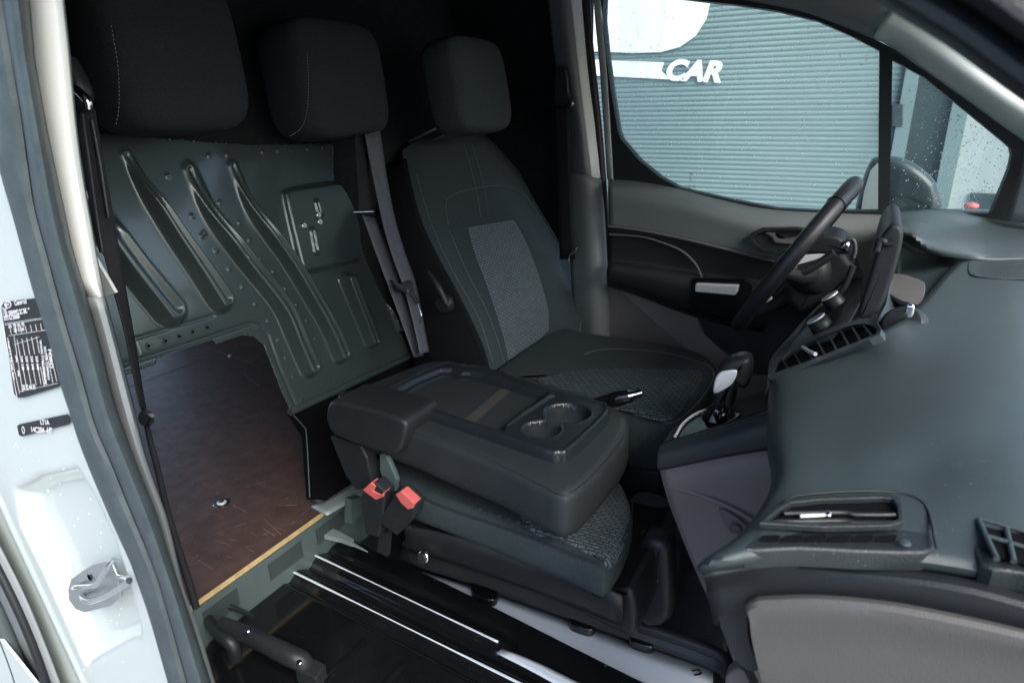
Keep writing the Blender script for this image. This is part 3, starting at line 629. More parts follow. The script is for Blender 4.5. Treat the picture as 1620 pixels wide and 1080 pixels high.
sc_ = merge('scratches', scr, M['scratch'], lf); sc_["kind"] = "stuff"
tb = P(351, 796, z=LZ)
disc('tie_down_cup', tb, (0, 0, 1), .020, .003, M['chrome'], lf); disc('tie_down_ring', tb+np.array([0, 0, .003]), (0, 0, 1), .011, .003, M['silver'], lf, r2=.009)
disc('tie_down_centre', tb+np.array([0, 0, .006]), (0, 0, 1), .006, .001, M['blackpl'], lf)
ell('wood_chip', P(363, 563, z=LZ+.002), (.006, .010, .003), M['label'], lf, rot=rotZ(.8))
# steel cross beam under the ply edge
bm_ = thing('floor_beam', 'grey green steel cross beam under the front edge of the plywood', 'beam', (xe, 1.0, 0))
xb = xe+.006
plate('beam_face', [(xb, .40, .0), (xb, 1.95, .0), (xb, 1.95, LZ-.014), (xb, .40, LZ-.014)], M['beam'], bm_, thick=.03, dirv=(-1, 0, 0))
for (a, b) in ((.60, .68), (.76, .855), (.90, .99), (1.04, 1.10)):
    plate('beam_pocket', [(xb+.002, a, LZ-.068), (xb+.002, b, LZ-.068), (xb+.002, b, LZ-.028), (xb+.002, a, LZ-.028)], M['pocket'], bm_, thick=.004, dirv=(-1, 0, 0))
patch('beam_flange', [PP([(492, 802), (520, 787), (545, 772), (580, 752)], z=LZ+.004), PP([(517, 815), (540, 802), (562, 789), (600, 768)], z=LZ+.002)], M['flange'], bm_, n=3)
plate('beam_strut', PP([(556, 790), (572, 785), (573, 812), (556, 828)], x=xb+.06), M['beam'], bm_, thick=.02, dirv=(-1, 0, 0))

# ================================================================== CAB FLOOR and folded outer seat
fl = mk('floor', [(-1.06, .36, 0), (.76, .36, 0), (.76, 1.96, 0), (-1.06, 1.96, 0)], [(0, 1, 2, 3)], M['blackpl'], smooth=False); fl["kind"] = "structure"
FZ = .05
fs = thing('folded_outer_seat', 'glossy black back panel of the folded down outer passenger seat, pale metal ridges', 'folded seat', (-.6, .75, 0))
# black panel plate with raised long ridges, as pressed sheet
PF = Plane((0, 0, FZ), (1, 0, 0), (0, 1, 0))
pan = PF.uvs([(352, 955), (395, 925), (437, 893), (475, 860), (505, 838), (560, 855), (700, 920), (883, 1012), (1080, 1110), (1200, 1200), (900, 1500), (300, 1500), (300, 1100)])
rd = [PF.uvs([(442, 891), (560, 940), (690, 1002), (830, 1085), (900, 1125)]), PF.uvs([(475, 866), (560, 902), (690, 962), (787, 1015)])]
rd = [PF.uvs([(442, 891), (900, 1118)]), PF.uvs([(476, 867), (788, 1016)])]
grv = PF.uvs([(575, 1015), (510, 1080), (400, 1200)]); grv2 = PF.uvs([(640, 1047), (600, 1090), (540, 1170)])
def ff(q):
    h = np.zeros(q.shape[:-1])
    for r0 in rd: d, _ = dpath(q, r0); h += .006*(1-sstep(d, .004, .012))-.006*(1-sstep(np.abs(d-.028), .004, .012))
    for r0 in (grv, grv2): d, _ = dpath(q, r0); h += .003*(1-sstep(d, .001, .005))
    h += .0015*np.sin(q[..., 0]*9)*np.sin(q[..., 1]*14)
    return h
hfield('seat_back_panel', PF, (-1.2, .2), (.35, 1.15), .005, ff, M['glossblack'], fs, poly=pan, thick=.0)
def fstrip(nm, L_, R_, z, m_): patch(nm, [PP(L_, z=z), PP(R_, z=z)], M[m_], fs, n=3, thick=.003)
def ridge_sheen(p, q, ws):  # pale tapered strip painting the reflection along a panel ridge
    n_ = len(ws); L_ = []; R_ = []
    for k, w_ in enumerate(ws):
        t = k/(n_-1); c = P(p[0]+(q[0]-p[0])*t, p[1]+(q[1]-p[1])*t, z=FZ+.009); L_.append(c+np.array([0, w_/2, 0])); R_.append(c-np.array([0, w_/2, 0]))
    patch('ridge_reflection', [L_, (np.array(L_)+np.array(R_))/2+np.array([0, 0, .0012]), R_], M['skysheen'], fs, n=3, thick=.002)
ridge_sheen((441, 893), (864, 1101), [.005, .0055, .005, .0025, .0012, .001, .0012, .0025, .0045, .0055, .0055, .0055])
ridge_sheen((475, 867), (788, 1015), [.0055, .0055, .004, .0015, .001, .001, .0012, .002, .0035, .0045, .005])
fstrip('strip_reflection', [(786, 1033), (830, 1055), (880, 1082), (960, 1125)], [(795, 1026), (850, 1048), (905, 1075), (980, 1112)], FZ+.009, 'skysheen')  # another pale strip drawn as a reflection on the black panel
# seat rail on which the seat base stands and a pale sheet painting the sky's reflection beside it
patch('floor_sky_reflection', [PP([(668, 905), (740, 925), (830, 955), (930, 990), (1030, 1026), (1128, 1058)], z=.03), PP([(690, 925), (745, 960), (830, 1005), (900, 1040), (1000, 1090), (1128, 1150)], z=.03)], M['skysheen'], fs, n=3)
fstrip('latch_bar', [(505, 843), (540, 856), (575, 870)], [(512, 835), (545, 848), (582, 873)], .085, 'flange')
pl_ = np.array(PP([(511, 836), (530, 836), (560, 852), (557, 858), (540, 852), (511, 846)], z=.095)); plate('latch_catch', pl_, M['flange'], fs, thick=.012, dirv=(0, 0, -1), bev=.002)
# hinge tubes at the front of the folded seat
tube('hinge_tube', [P(350, 985, z=.12), P(400, 1008, z=.115), P(455, 1035, z=.11), P(478, 1046, z=.10), P(484, 1060, z=.07)], [.013, .016, .018, .018, .014], M['blackpl'], fs, n=4, res=14)
tube('hinge_tube', [P(330, 980, z=.10), P(350, 1005, z=.11), P(368, 1020, z=.10), P(372, 1040, z=.06)], [.010, .012, .012, .012], M['blackpl'], fs, n=4, res=14)
plate('hinge_bracket', PP([(475, 1029), (516, 1050), (500, 1072), (466, 1058)], z=.095), M['blackpl'], fs, thick=.03, dirv=(0, 0, -1), bev=.003)
disc('hinge_bolt', P(392, 998, z=.14), (0, -.4, 1), .007, .006, M['chrome'], fs); disc('hinge_bolt', P(474, 1048, z=.13), (0, -.4, 1), .005, .004, M['chrome'], fs)
tube('edge_cable', [P(318, 975, z=.10), P(345, 958, z=.10), P(372, 962, z=.09), P(400, 975, z=.085)], .005, M['blackpl'], fs, n=3)
text('floor_marking', 'n', P(1093, 1058, z=.034), (.6, -.7, 0), (.7, .6, 0), .035, M['ink'], fs, bold=.01)

# ================================================================== MIDDLE SEAT (folded into a tray)
ms = thing('middle_seat', 'dark middle seat folded forward into a tray table with two cup holders', 'car seat', (-.5, .95, .0))
TZ = .50
top = [(523, 640), (533, 625), (600, 597), (665, 573), (700, 568), (760, 576), (850, 598), (940, 625), (982, 645), (995, 662), (990, 690), (960, 728), (930, 760), (905, 777), (882, 778), (848, 763), (780, 730), (700, 700), (650, 680), (590, 660), (545, 650)]
slab('folded_backrest', PP(top, z=TZ-.012), (0, 0, 1), .090, .018, M['leather'], ms, n=4, rb=.028, dome=.002)
# piping seam round the upper edge
tube('seam', PP([(600, 662), (640, 678), (700, 698), (780, 729), (850, 763), (890, 782), (915, 772), (955, 734), (990, 690)], z=TZ-.016), .0016, M['stitch'] if False else M['leather'], ms, n=4, res=6)
PT = Plane((0, 0, TZ), (1, 0, 0), (0, 1, 0))
to = cr1(PT.uvs([(607, 620), (697, 576), (735, 580), (768, 583), (867, 618), (950, 638), (962, 645), (960, 662), (905, 714), (885, 720), (862, 718), (760, 683), (668, 652), (645, 642), (620, 632)]), 3, True)
r1 = cr1(PT.uvs([(622, 621), (697, 585), (730, 590), (765, 593), (850, 619), (862, 627), (800, 676), (785, 680), (668, 642), (640, 632)]), 2, True)
cA = np.array(PT.uv(897, 656)); cB = np.array(PT.uv(856, 682)); rim2 = PT.uvs([(873, 628), (800, 676)])
def ft(q):
    s, _ = sdpoly(q, to); s1, _ = sdpoly(q, r1)
    h = -.03+.034*sstep(s, -.004, .002)
    h += .004*np.exp(-((s-.006)/.004)**2)-.0105*sstep(s1, -.003, .004)-.006*sstep(s1, .012, .016)
    ca = .042-np.linalg.norm(q-cA, axis=-1); cb = .033-np.linalg.norm(q-cB, axis=-1)
    dd, _ = dpath(q, np.array([cA, cB])); c = np.maximum(np.maximum(ca, cb), .017-dd)
    h += .002*np.exp(-(c/.003)**2)-.055*sstep(c, -.001, .005)
    d, _ = dpath(q, rim2); h += .004*np.exp(-(d/.003)**2)
    return h
hfield('tray', PT, (to[:, 0].min()-.01, to[:, 0].max()+.01), (to[:, 1].min()-.01, to[:, 1].max()+.01), .0022, ft, M['tray'], ms, poly=grow(to, .004))
plate('rubber_strip', PP([(731, 668), (748, 672), (815, 612), (800, 608)], z=TZ-.011), M['strip'], ms, thick=.001, dirv=(0, 0, 1))
# hinge cover with controls (near rear corner)
hy = .80
slab('hinge_cover', PP([(515, 655), (520, 638), (535, 636), (580, 646), (625, 660), (642, 672), (638, 698), (626, 720), (595, 714), (560, 702), (528, 688), (517, 672)], y=hy), (0, -1, 0), .10, .008, M['blackpl'], ms, n=3)
slab('control_panel', PP([(536, 622), (560, 617), (590, 622), (603, 632), (600, 640), (585, 644), (560, 638), (540, 630)], z=TZ+.002), (0, 0, 1), .006, .002, M['glossblack'], ms, n=3)
for a, b in ((550, 629), (578, 627)): disc('control_button', P(a, b, z=TZ+.004), (0, 0, 1), .004, .003, M['silver'], ms, res=12)
plate('hinge_bracket', PP([(521, 690), (570, 705), (580, 725), (590, 770), (562, 775), (545, 750)], y=hy+.02), M['blackpl'], ms, thick=.03, dirv=(0, 1, 0), bev=.004)
plate('seat_frame_strut', PP([(600, 718), (612, 722), (628, 760), (626, 778), (612, 775), (600, 745)], y=hy+.03), M['beam'], ms, thick=.012, dirv=(0, 1, 0), bev=.003)
# cushion below
CZ = .345
cush = [(632, 765), (690, 793), (760, 818), (830, 845), (900, 872), (945, 893), (962, 893), (982, 868), (998, 830), (1000, 800), (990, 768), (965, 738), (900, 690), (700, 650), (600, 700)]
slab('cushion', PP(cush, z=CZ), (0, 0, 1), .075, .025, M['fabric'], ms, n=4, rb=.03)
# woven panel wraps over the front of the cushion
ci = [(968, 748), (985, 775), (993, 805), (988, 832), (972, 862), (955, 880)]; cj = [(900, 760), (890, 800), (880, 825), (862, 842), (820, 838), (790, 828)]
PM = Plane((0, 0, CZ), (1, 0, 0), (0, 1, 0)); cuo = cr1(PM.uvs(cush), 4, True)
wi = cr1(PM.uvs([(900, 740), (968, 738), (990, 768), (1001, 800), (998, 830), (984, 864), (964, 888), (948, 884), (915, 866), (880, 850), (840, 838), (820, 790)]), 3, True)
def fw(q):
    sd0, _ = sdpoly(q, cuo); e_ = np.clip(.025-sd0, 0, .025); s1, _ = sdpoly(q, wi)
    return .0032*sstep(s1, -.001, .004)-(.025-np.sqrt(np.maximum(.025**2-e_**2, 0)))-.0006
hfield('woven_insert', PM, (wi[:, 0].min(), wi[:, 0].max()), (wi[:, 1].min(), wi[:, 1].max()), .004, fw, M['insert3'], ms, poly=wi, uvs=True)
for k in range(10):
    a = 760+k*15; b = 804+k*5.3
    box('woven_patch', P(a, b, z=CZ+.002), (.007, .007, .0016), M['insert3'], ms, bev=.0006, rot=rotZ(.4))
tube('seam', [P(a, b, z=CZ+z) for a, b, z in ((632, 768, -.004), (700, 800, -.003), (780, 828, -.003), (860, 858, -.003), (935, 888, -.004), (956, 892, -.006), (978, 864, -.006), (998, 822, -.006), (1001, 795, -.006))], .0013, M['leather'], ms, n=4, res=6)
# base
by = .86
slab('seat_base', PP([(640, 838), (660, 836), (760, 868), (860, 898), (960, 930), (1000, 935), (1005, 1000), (985, 1010), (880, 975), (760, 930), (660, 900), (640, 870)], y=by), (0, -1, 0), .28, .012, M['blackpl'], ms, n=3)
patch('base_shroud', [PP([(640, 832), (700, 842), (800, 872), (900, 905), (985, 940)], y=by-.02), PP([(642, 845), (700, 856), (800, 888), (900, 922), (985, 960)], y=by-.025), PP([(645, 870), (700, 885), (800, 918), (900, 955), (985, 990)], y=by-.01)], M['blackpl'], ms, n=4)
disc('seat_bolt', P(672, 880, y=by-.03), (0, -1, .3), .012, .008, M['chrome'], ms); disc('seat_bolt', P(669, 882, y=by-.04), (0, -1, .3), .010, .006, M['blackpl'], ms)
# rail / ledge with clips
rail = [(640, 858), (700, 880), (800, 915), (900, 950), (1000, 985), (1080, 1012), (1147, 1040), (1160, 1075)]
tube('floor_ledge', PP(rail, z=.075), [.009, .012, .012, .012, .011, .010], M['blackpl'], ms, n=4)
patch('ledge_face', [PP(rail, z=.07), [P(a-8, b+26, z=.045) for a, b in rail]], M['blackpl'], ms, n=3)
for a, b in ((765, 938), (920, 985), (1015, 1012)):
    slab('ledge_clip', PP([(a-18, b-22), (a+20, b-10), (a+22, b+4), (a+12, b+10), (a-14, b+2), (a-20, b-6)], z=.052), (0, 0, 1), .02, .004, M['glossblack'], ms, n=3)

# cup-holder box between the seats
cb = thing('floor_cup_holder', 'black floor cup holder box with a capped post in front of the folded seat', 'cup holder', (-.3, 1.1, 0))
PC = Plane((0, 0, .25), (1, 0, 0), (0, 1, 0)); cc = np.array(PC.uv(1026, 820))
co = cr1(PC.uvs([(985, 800), (1010, 775), (1048, 782), (1070, 800), (1072, 835), (1060, 870), (1035, 885), (1005, 870), (985, 850)]), 3, True)
def fcb(q):
    s, _ = sdpoly(q, co); c = .042-np.linalg.norm(q-cc, axis=-1)
    return -.05+.05*sstep(s, -.004, .006)+.003*np.exp(-(c/.004)**2)-.10*sstep(c, -.001, .006)
hfield('cup_tray', PC, (co[:, 0].min()-.01, co[:, 0].max()+.01), (co[:, 1].min()-.01, co[:, 1].max()+.01), .003, fcb, M['cupbox'], cb, poly=grow(co, .004))
slab('box_side', PP([(998, 870), (1030, 858), (1062, 866), (1075, 880), (1070, 940), (1050, 985), (1005, 975), (990, 930)], y=1.02), (0, -1, 0), .18, .02, M['blackpl'], cb, n=3)
disc('post_cap', P(1028, 855, z=.258), (0, -.15, 1), .020, .016, M['blackpl'], cb, bev=.003); box('cap_mark', P(1028, 848, z=.275), (.010, .004, .001), M['silver'], cb, bev=0)
slab('post', PP([(1004, 862), (1052, 862), (1060, 900), (1058, 985), (1008, 985)], y=.98), (0, -1, 0), .06, .02, M['blackpl'], cb, n=3)
tag(patch('floor_mat', [PP([(1035, 880), (1090, 900), (1160, 960)], z=.01), PP([(1030, 950), (1085, 975), (1150, 1030)], z=.012), PP([(1000, 990), (1060, 1010), (1150, 1060)], z=.01)], M['mat'], n=5), 'grained black rubber mat in the footwell below the grey console', 'floor mat')

# ================================================================== BUCKLES
def buckle(q, red, lab, y=.77):
    t = thing('seatbelt_buckle', lab, 'buckle', P(q[0][0], q[2][1], y=y), 'red button belt buckles beside the folded seat')
    plate('buckle_body', PP(q, y=y), M['blackpl'], t, thick=.028, dirv=(0, 1, 0), bev=.003)
    plate('release_button', PP(red, y=y-.003), M['red'], t, thick=.02, dirv=(0, 1, 0), bev=.002)
    return t
b1 = buckle([(571, 780), (592, 762), (609, 779), (606, 815), (598, 850), (578, 845), (572, 810)], [(573, 775), (586, 763), (594, 769), (590, 777), (602, 783), (607, 778), (606, 786), (594, 791)], 'belt buckle with an open red slot, the rear one nearer the bulkhead')
b2 = buckle([(622, 784), (633, 774), (659, 798), (654, 820), (628, 846), (602, 826), (606, 812)], [(625, 782), (634, 776), (656, 796), (653, 804), (645, 806), (634, 796)], 'belt buckle with a full red button leaning towards the seat cushion')
plate('seam_band', PP([(608, 812), (632, 824), (628, 846), (602, 826)], y=.768), M['blackpl'], b2, thick=.01, dirv=(0, 1, 0))
plate('buckle_stalk', PP([(600, 845), (616, 838), (612, 880), (596, 872)], y=.79), M['blackpl'], b2, thick=.01, dirv=(0, 1, 0))

# ================================================================== SEAT SHAPE HELPERS / DRIVER SEAT
dr = thing('driver_seat', 'charcoal driver seat with woven grey centre panel beside the driver door', 'car seat', (-.6, 1.5, 0))
SYc = 1.535
def bs(t, v, off=0.0):
    """front surface of the driver's backrest: t 0..1 up, v -1..1 across"""
    x, z = bxz(t, v); yl = np.interp(t, TT, YL); yr = np.interp(t, TT, YR); m_ = (yl+yr)/2
    return np.array([x+off*.88, m_+(yr-yl)/2*v, z+off*.47])
def bxz(t, v):
    zb = .36+.615*t; xf = -.765-.40*t+.035*math.sin(t*math.pi)-.03*max(0, t-.8)*5*.5
    return xf+.030*abs(v)**3*(1-.5*t)-.22*max(0, abs(v)-.8)**2*5, zb
def proj(p): c = R.T @ (np.array(p)-CAM); return CX+F*c[0]/c[2], CY+F*c[1]/c[2]
def fitY(t, v, curve):
    """width of the seat back at a height, from its outline"""
    x, z = bxz(t, v); cy = [c[1] for c in curve]; cx = [c[0] for c in curve]; lo, hi = 1.0, 2.1
    for _ in range(30):
        m_ = (lo+hi)/2; a_, b_ = proj((x, m_, z)); 
        if a_ < np.interp(b_, cy, cx): lo = m_
        else: hi = m_
    return (lo+hi)/2
TT = np.linspace(0, 1, 13)
YR = np.array([fitY(t, .97, [(795, 215), (806, 236), (822, 270), (848, 320), (880, 372), (905, 420), (920, 462), (927, 500), (920, 540), (905, 575), (890, 600)]) for t in TT]); YL = np.array([fitY(t, -.97, [(640, 215), (642, 250), (652, 300), (664, 345), (688, 400), (716, 450), (742, 500), (765, 550), (776, 590), (785, 640)]) for t in TT])
print('seat', YL.round(2), YR.round(2))
rings = []
for t in list(np.linspace(0, .94, 22))+[.965, .985, 1.0]:
    dep = np.interp(t, [0, .3, .7, 1], [.17, .16, .13, .07]); sh = 0 if t < .94 else (t-.94)/.06
    rr = []
    for v in np.linspace(-1, 1, 25): p = bs(t, v*(1-.15*sh)); p[0] -= .02*sh**2; rr.append(p)
    for v in np.linspace(1, -1, 15)[1:-1]:
        p = bs(t, v*(.93-.15*sh)); p[0] = bs(t, 0)[0]-dep*(1-.35*abs(v)**4)*(1-.2*sh); p[2] -= 0; rr.append(p)
    rings.append(np.array(rr))
loft('backrest', rings, M['fabric'], dr)
# black side panel of the backrest (near flank)
fr = [(t, bs(t, -1.0)) for t in np.linspace(.02, .9, 8)]
patch('backrest_side', [[p+np.array([.012, -.003, .004]) for t, p in fr], [p+np.array([-.06, -.012, -.02]) for t, p in fr], [p+np.array([-.15, -.006, -.05]) for t, p in fr], [p+np.array([-.26+.1*t, .03, -.07]) for t, p in fr]], M['fabricside'], dr, n=5)
def bpix(px, py, off=.004):
    """point of the backrest surface met by a sight line"""
    best = None
    for t in np.linspace(-.02, 1, 52):
        for v in np.linspace(-1, 1, 41):
            p = bs(t, v, off); d = p-CAM; c = R.T @ d; e = (CX+F*c[0]/c[2]-px)**2+(CY+F*c[1]/c[2]-py)**2
            if best is None or e < best[0]: best = (e, t, v)
    _, t0, v0 = best; st = .02; sv = .05
    for _ in range(26):
        for dt, dv in ((st, 0), (-st, 0), (0, sv), (0, -sv)):
            p = bs(t0+dt, v0+dv, off); c = R.T @ (p-CAM); e = (CX+F*c[0]/c[2]-px)**2+(CY+F*c[1]/c[2]-py)**2
            if e < best[0]: best = (e, t0+dt, v0+dv)
        t0, v0 = best[1], best[2]; st *= .75; sv *= .75
    return t0, v0
c4 = [bpix(*p) for p in ((738, 360), (818, 346), (873, 520), (806, 590))]
rowsI = []
for a in np.linspace(0, 1, 24):
    row = []
    for b in np.linspace(0, 1, 14):
        tt = (c4[0][0]*(1-b)+c4[1][0]*b)*(1-a)+(c4[3][0]*(1-b)+c4[2][0]*b)*a; vv_ = (c4[0][1]*(1-b)+c4[1][1]*b)*(1-a)+(c4[3][1]*(1-b)+c4[2][1]*b)*a
        # rounded corners
        ed = min(a, 1-a, .25)*4; be = 2*b-1; k = 1-.10*(1-ed)**2; vm = (c4[0][1]+c4[1][1])/2*(1-a)+(c4[3][1]+c4[2][1])/2*a
        vv_ = vm+(vv_-vm)*k
        off = .0045 if 0 < b < 1 and 0 < a < 1 else .0005
        row.append(bs(tt, vv_, off))
    rowsI.append(row)
g_ = np.array(rowsI); nr, nc = g_.shape[:2]
mk('backrest_insert', g_.reshape(-1, 3), [(i*nc+j, i*nc+j+1, (i+1)*nc+j+1, (i+1)*nc+j) for i in range(nr-1) for j in range(nc-1)], M['insert'], dr, uv=[(j/(nc-1), i/(nr-1)) for i in range(nr) for j in range(nc)])
def stitches(nm, pix, par, f, r=.0008, gap=.55, step=.006):
    tv = [f(*p) for p in pix]; pts = cr1(np.array([bs(t, v, .002) for t, v in tv]), 10)
    return dash(nm, pts, par, r, gap, step)
def dash(nm, pts, par, r=.0008, gap=.6, step=.006):
    s = np.r_[0, np.cumsum(np.linalg.norm(np.diff(pts, axis=0), axis=1))]; out = []
    for a in np.arange(0, s[-1]-step, step):
        q = [np.array([np.interp(a+k, s, pts[:, i]) for i in range(3)]) for k in (0, step*gap)]
        out.append(tube('', q, r, None, res=4, ret=True, smoothp=False))
    return merge(nm, out, M['stitch'], par)
for pix in ([(660, 275), (672, 320), (692, 375), (720, 433), (757, 500), (782, 575)], [(710, 355), (706, 325), (716, 308), (750, 298), (792, 293), (825, 303), (850, 335), (880, 385), (915, 440), (922, 490), (912, 550)],
            [(735, 228), (752, 290), (762, 345)], [(747, 228), (765, 290), (773, 343)], [(712, 365), (740, 430), (775, 500), (800, 575)]):
    stitches('stitching', pix, dr, bpix)
# recline handle on the near flank
hp = P(705, 480, y=1.255)
disc('recline_knob', hp, (0, -1, 0), .026, .018, M['blackpl'], dr, bev=.004, r2=.022)
tube('recline_lever', [P(706, 480, y=1.23), P(694, 455, y=1.225), P(678, 430, y=1.23)], [.008, .007, .004], M['blackpl'], dr, n=4)
# cushion
dc = [(-.78, 1.25), (-.72, 1.21), (-.60, 1.20), (-.45, 1.185), (-.335, 1.19), (-.285, 1.23), (-.27, 1.32), (-.265, 1.42), (-.272, 1.52), (-.30, 1.60), (-.36, 1.655), (-.50, 1.68), (-.65, 1.68), (-.78, 1.66)]
slab('cushion', [(a, b, .425) for a, b in dc], (0, 0, 1), .14, .035, M['fabric'], dr, n=4)
PD = Plane((0, 0, .427), (1, 0, 0), (0, 1, 0))
ins = [(845, 600), (925, 585), (1000, 582), (1080, 585), (1112, 590), (1095, 625), (1062, 664), (1010, 655), (950, 640), (890, 630)]
insu = cr1(PD.uvs(ins), 3, True)
def fi(q): s, _ = sdpoly(q, insu); return .0035*sstep(s, 0, .006)-.001
hfield('cushion_insert', PD, (insu[:, 0].min(), insu[:, 0].max()), (insu[:, 1].min(), insu[:, 1].max()), .006, fi, M['insert2'], dr, poly=insu, uvs=True)
dash('stitching', cr1(PP([(925, 560), (960, 552), (1040, 556), (1100, 570), (1125, 582), (1128, 600), (1105, 635), (1068, 667), (1040, 664), (1000, 655)], z=.427), 10), dr)
slab('cushion_side', [(a, b, .30) for a, b in ((-.78, 1.24), (-.40, 1.21), (-.31, 1.25), (-.30, 1.62), (-.78, 1.66))], (0, 0, 1), .28, .02, M['blackpl'], dr, n=3)
# headrest
ell('headrest', (-1.0, 1.60, 1.095), (.065, .140, .122), M['fabric'], dr, p=4.6, rot=rotY(-.16))
for yy in (1.50, 1.62):
    tube('headrest_post', [(-1.03, yy, 1.0), (-1.14, yy, .965)], .006, M['chrome'], dr, smoothp=False, res=12)

# ================================================================== headrests hung on the bulkhead
def headrest(c, s, lab, seam, sgn):
    t = thing('headrest', lab, 'headrest', (c[0], c[1], c[2]-s[2]), 'headrests fixed to the bulkhead')
    ell('headrest_pad', c, s, M['fabricdim'], t, p=4.6, rot=rotY(-.1))
    box('headrest_bracket', (c[0]-s[0]-.02, c[1], c[2]-s[2]*.2), (.09, s[1]*1.2, s[2]*1.4), M['blackliner'], t, bev=.01)
    dash('stitching', cr1(np.array(seam), 8), t, r=.0006)
    return t
def onface(px, py, x): return P(px, py, x=x)
headrest((-1.10, .775, 1.125), (.075, .128, .128), 'large dark fabric headrest at upper left nearest the door pillar', [onface(176, 40, -1.022), onface(187, 110, -1.022), onface(188, 170, -1.022), onface(182, 205, -1.028)], 1)
headrest((-1.12, 1.19, 1.10), (.075, .143, .125), 'dark fabric headrest between the other two, above the steel ribs', [onface(486, 85, -1.045), onface(488, 140, -1.045), onface(484, 185, -1.045), onface(474, 205, -1.045), onface(455, 218, -1.05)], 1)

# ================================================================== BELTS
bl = thing('seatbelt', 'black twisted seat belt hanging beside the near door pillar, with a round stop button', 'seat belt', P(300, 950, y=.5), 'seat belts')
NYb = .50
bandR([P(a, b, y=NYb-.02) for a, b in ((118, 175), (128, 240), (143, 330), (152, 360), (166, 410), (180, 463), (197, 527), (217, 625), (222, 645))],
      [P(a, b, y=NYb) for a, b in ((150, 172), (162, 240), (176, 320), (182, 360), (192, 410), (200, 463), (211, 527), (227, 625), (231, 645))], M['beltdark'], parent=bl)
bandR([P(a, b, y=NYb-.025) for a, b in ((122, 180), (132, 250), (148, 350), (158, 400))], [P(a, b, y=NYb-.03) for a, b in ((131, 180), (141, 250), (155, 350), (163, 400))], M['belt'], parent=bl, name='belt_fold')
bandR([P(a, b, y=NYb-.025) for a, b in ((141, 190), (154, 260), (168, 345))], [P(a, b, y=NYb-.03) for a, b in ((146, 190), (159, 260), (172, 345))], M['belt'], parent=bl, name='belt_fold')
tube('belt_tail', PP([(226, 640), (236, 690), (250, 745), (263, 800), (283, 870), (300, 925), (310, 960)], y=NYb), [.003, .0045, .0045, .006, .006], M['beltdark'], bl, n=4)
tube('belt_guide', PP([(108, 95), (118, 120), (128, 150), (118, 165), (110, 150)], y=NYb-.02), [.010, .012, .014, .010, .008], M['blackpl'], bl, n=4)
tube('guide_bar', PP([(115, 138), (128, 148), (138, 160), (140, 172)], y=NYb-.04), .005, M['chrome'], bl, n=4)
disc('stop_button', P(233, 661, y=NYb-.01), (0.3, -1, .2), .012, .006, M['blackpl'], bl, bev=.002); tube('stop_pin', [P(234, 668, y=NYb-.02), P(241, 657, y=NYb-.03)], .003, M['blackpl'], bl, smoothp=False)
mb = thing('seatbelt', 'pair of grey belts running down between middle and driver seats to a black latch', 'seat belt', P(665, 560, x=-.85), 'seat belts')
X0 = lambda py: -1.06+.15*(py-210)/350
def bx(pts, dx=0): return [P(a, b, x=X0(b)+dx) for a, b in pts]
bandR(bx([(573, 340), (600, 415), (628, 490), (655, 565)]), bx([(595, 346), (622, 415), (647, 490), (670, 562)]), M['belt'], parent=mb)
bandR(bx([(577, 213), (590, 280), (606, 355), (622, 410), (641, 462), (658, 530), (664, 560)], .025), bx([(601, 206), (612, 280), (626, 350), (641, 400), (658, 450), (672, 520), (679, 556)], .025), M['belt'], parent=mb)
bandR(bx([(561, 213), (564, 270), (568, 336)], .01), bx([(578, 213), (584, 270), (589, 336)], .01), M['beltdark'], parent=mb)
tube('guide_bar', bx([(558, 336), (590, 335)], .015), .0025, M['chrome'], mb, smoothp=False)
slab('belt_latch', bx([(622, 443), (636, 449), (652, 444), (655, 456), (648, 464), (632, 458)], .035), (1, 0, 0), .012, .004, M['blackpl'], mb, n=3)
plate('latch_tongue', bx([(641, 458), (650, 456), (664, 478), (656, 482)], .035), M['chrome'], mb, holes=[bx([(648, 463), (652, 462), (659, 475), (655, 477)], .035)], thick=.003, dirv=(1, 0, 0))
tube('belt_stalk', bx([(661, 482), (667, 500), (664, 512)], .03), .0015, M['chrome'], mb, n=3)
db = thing('seatbelt', 'black driver belt hanging from its height adjuster on the far pillar', 'seat belt', P(900, 400, y=1.82), 'seat belts')
bandR(PP([(876, 168), (878, 230), (882, 310), (886, 410)], y=1.82), PP([(899, 168), (902, 230), (904, 310), (910, 410)], y=1.81), M['beltdark'], parent=db)
slab('height_adjuster', PP([(876, 112), (884, 107), (894, 109), (898, 125), (900, 150), (906, 163), (903, 172), (880, 174), (875, 160)], y=1.83), (0, -1, 0), .03, .006, M['blackpl'], db, n=3)
disc('adjuster_knob', P(905, 164, y=1.81), (-.4, -1, 0), .009, .008, M['chrome'], db)
tube('latch_wire', PP([(913, 390), (910, 398), (901, 404), (900, 414)], y=1.80), .0018, M['chrome'], db, n=3)

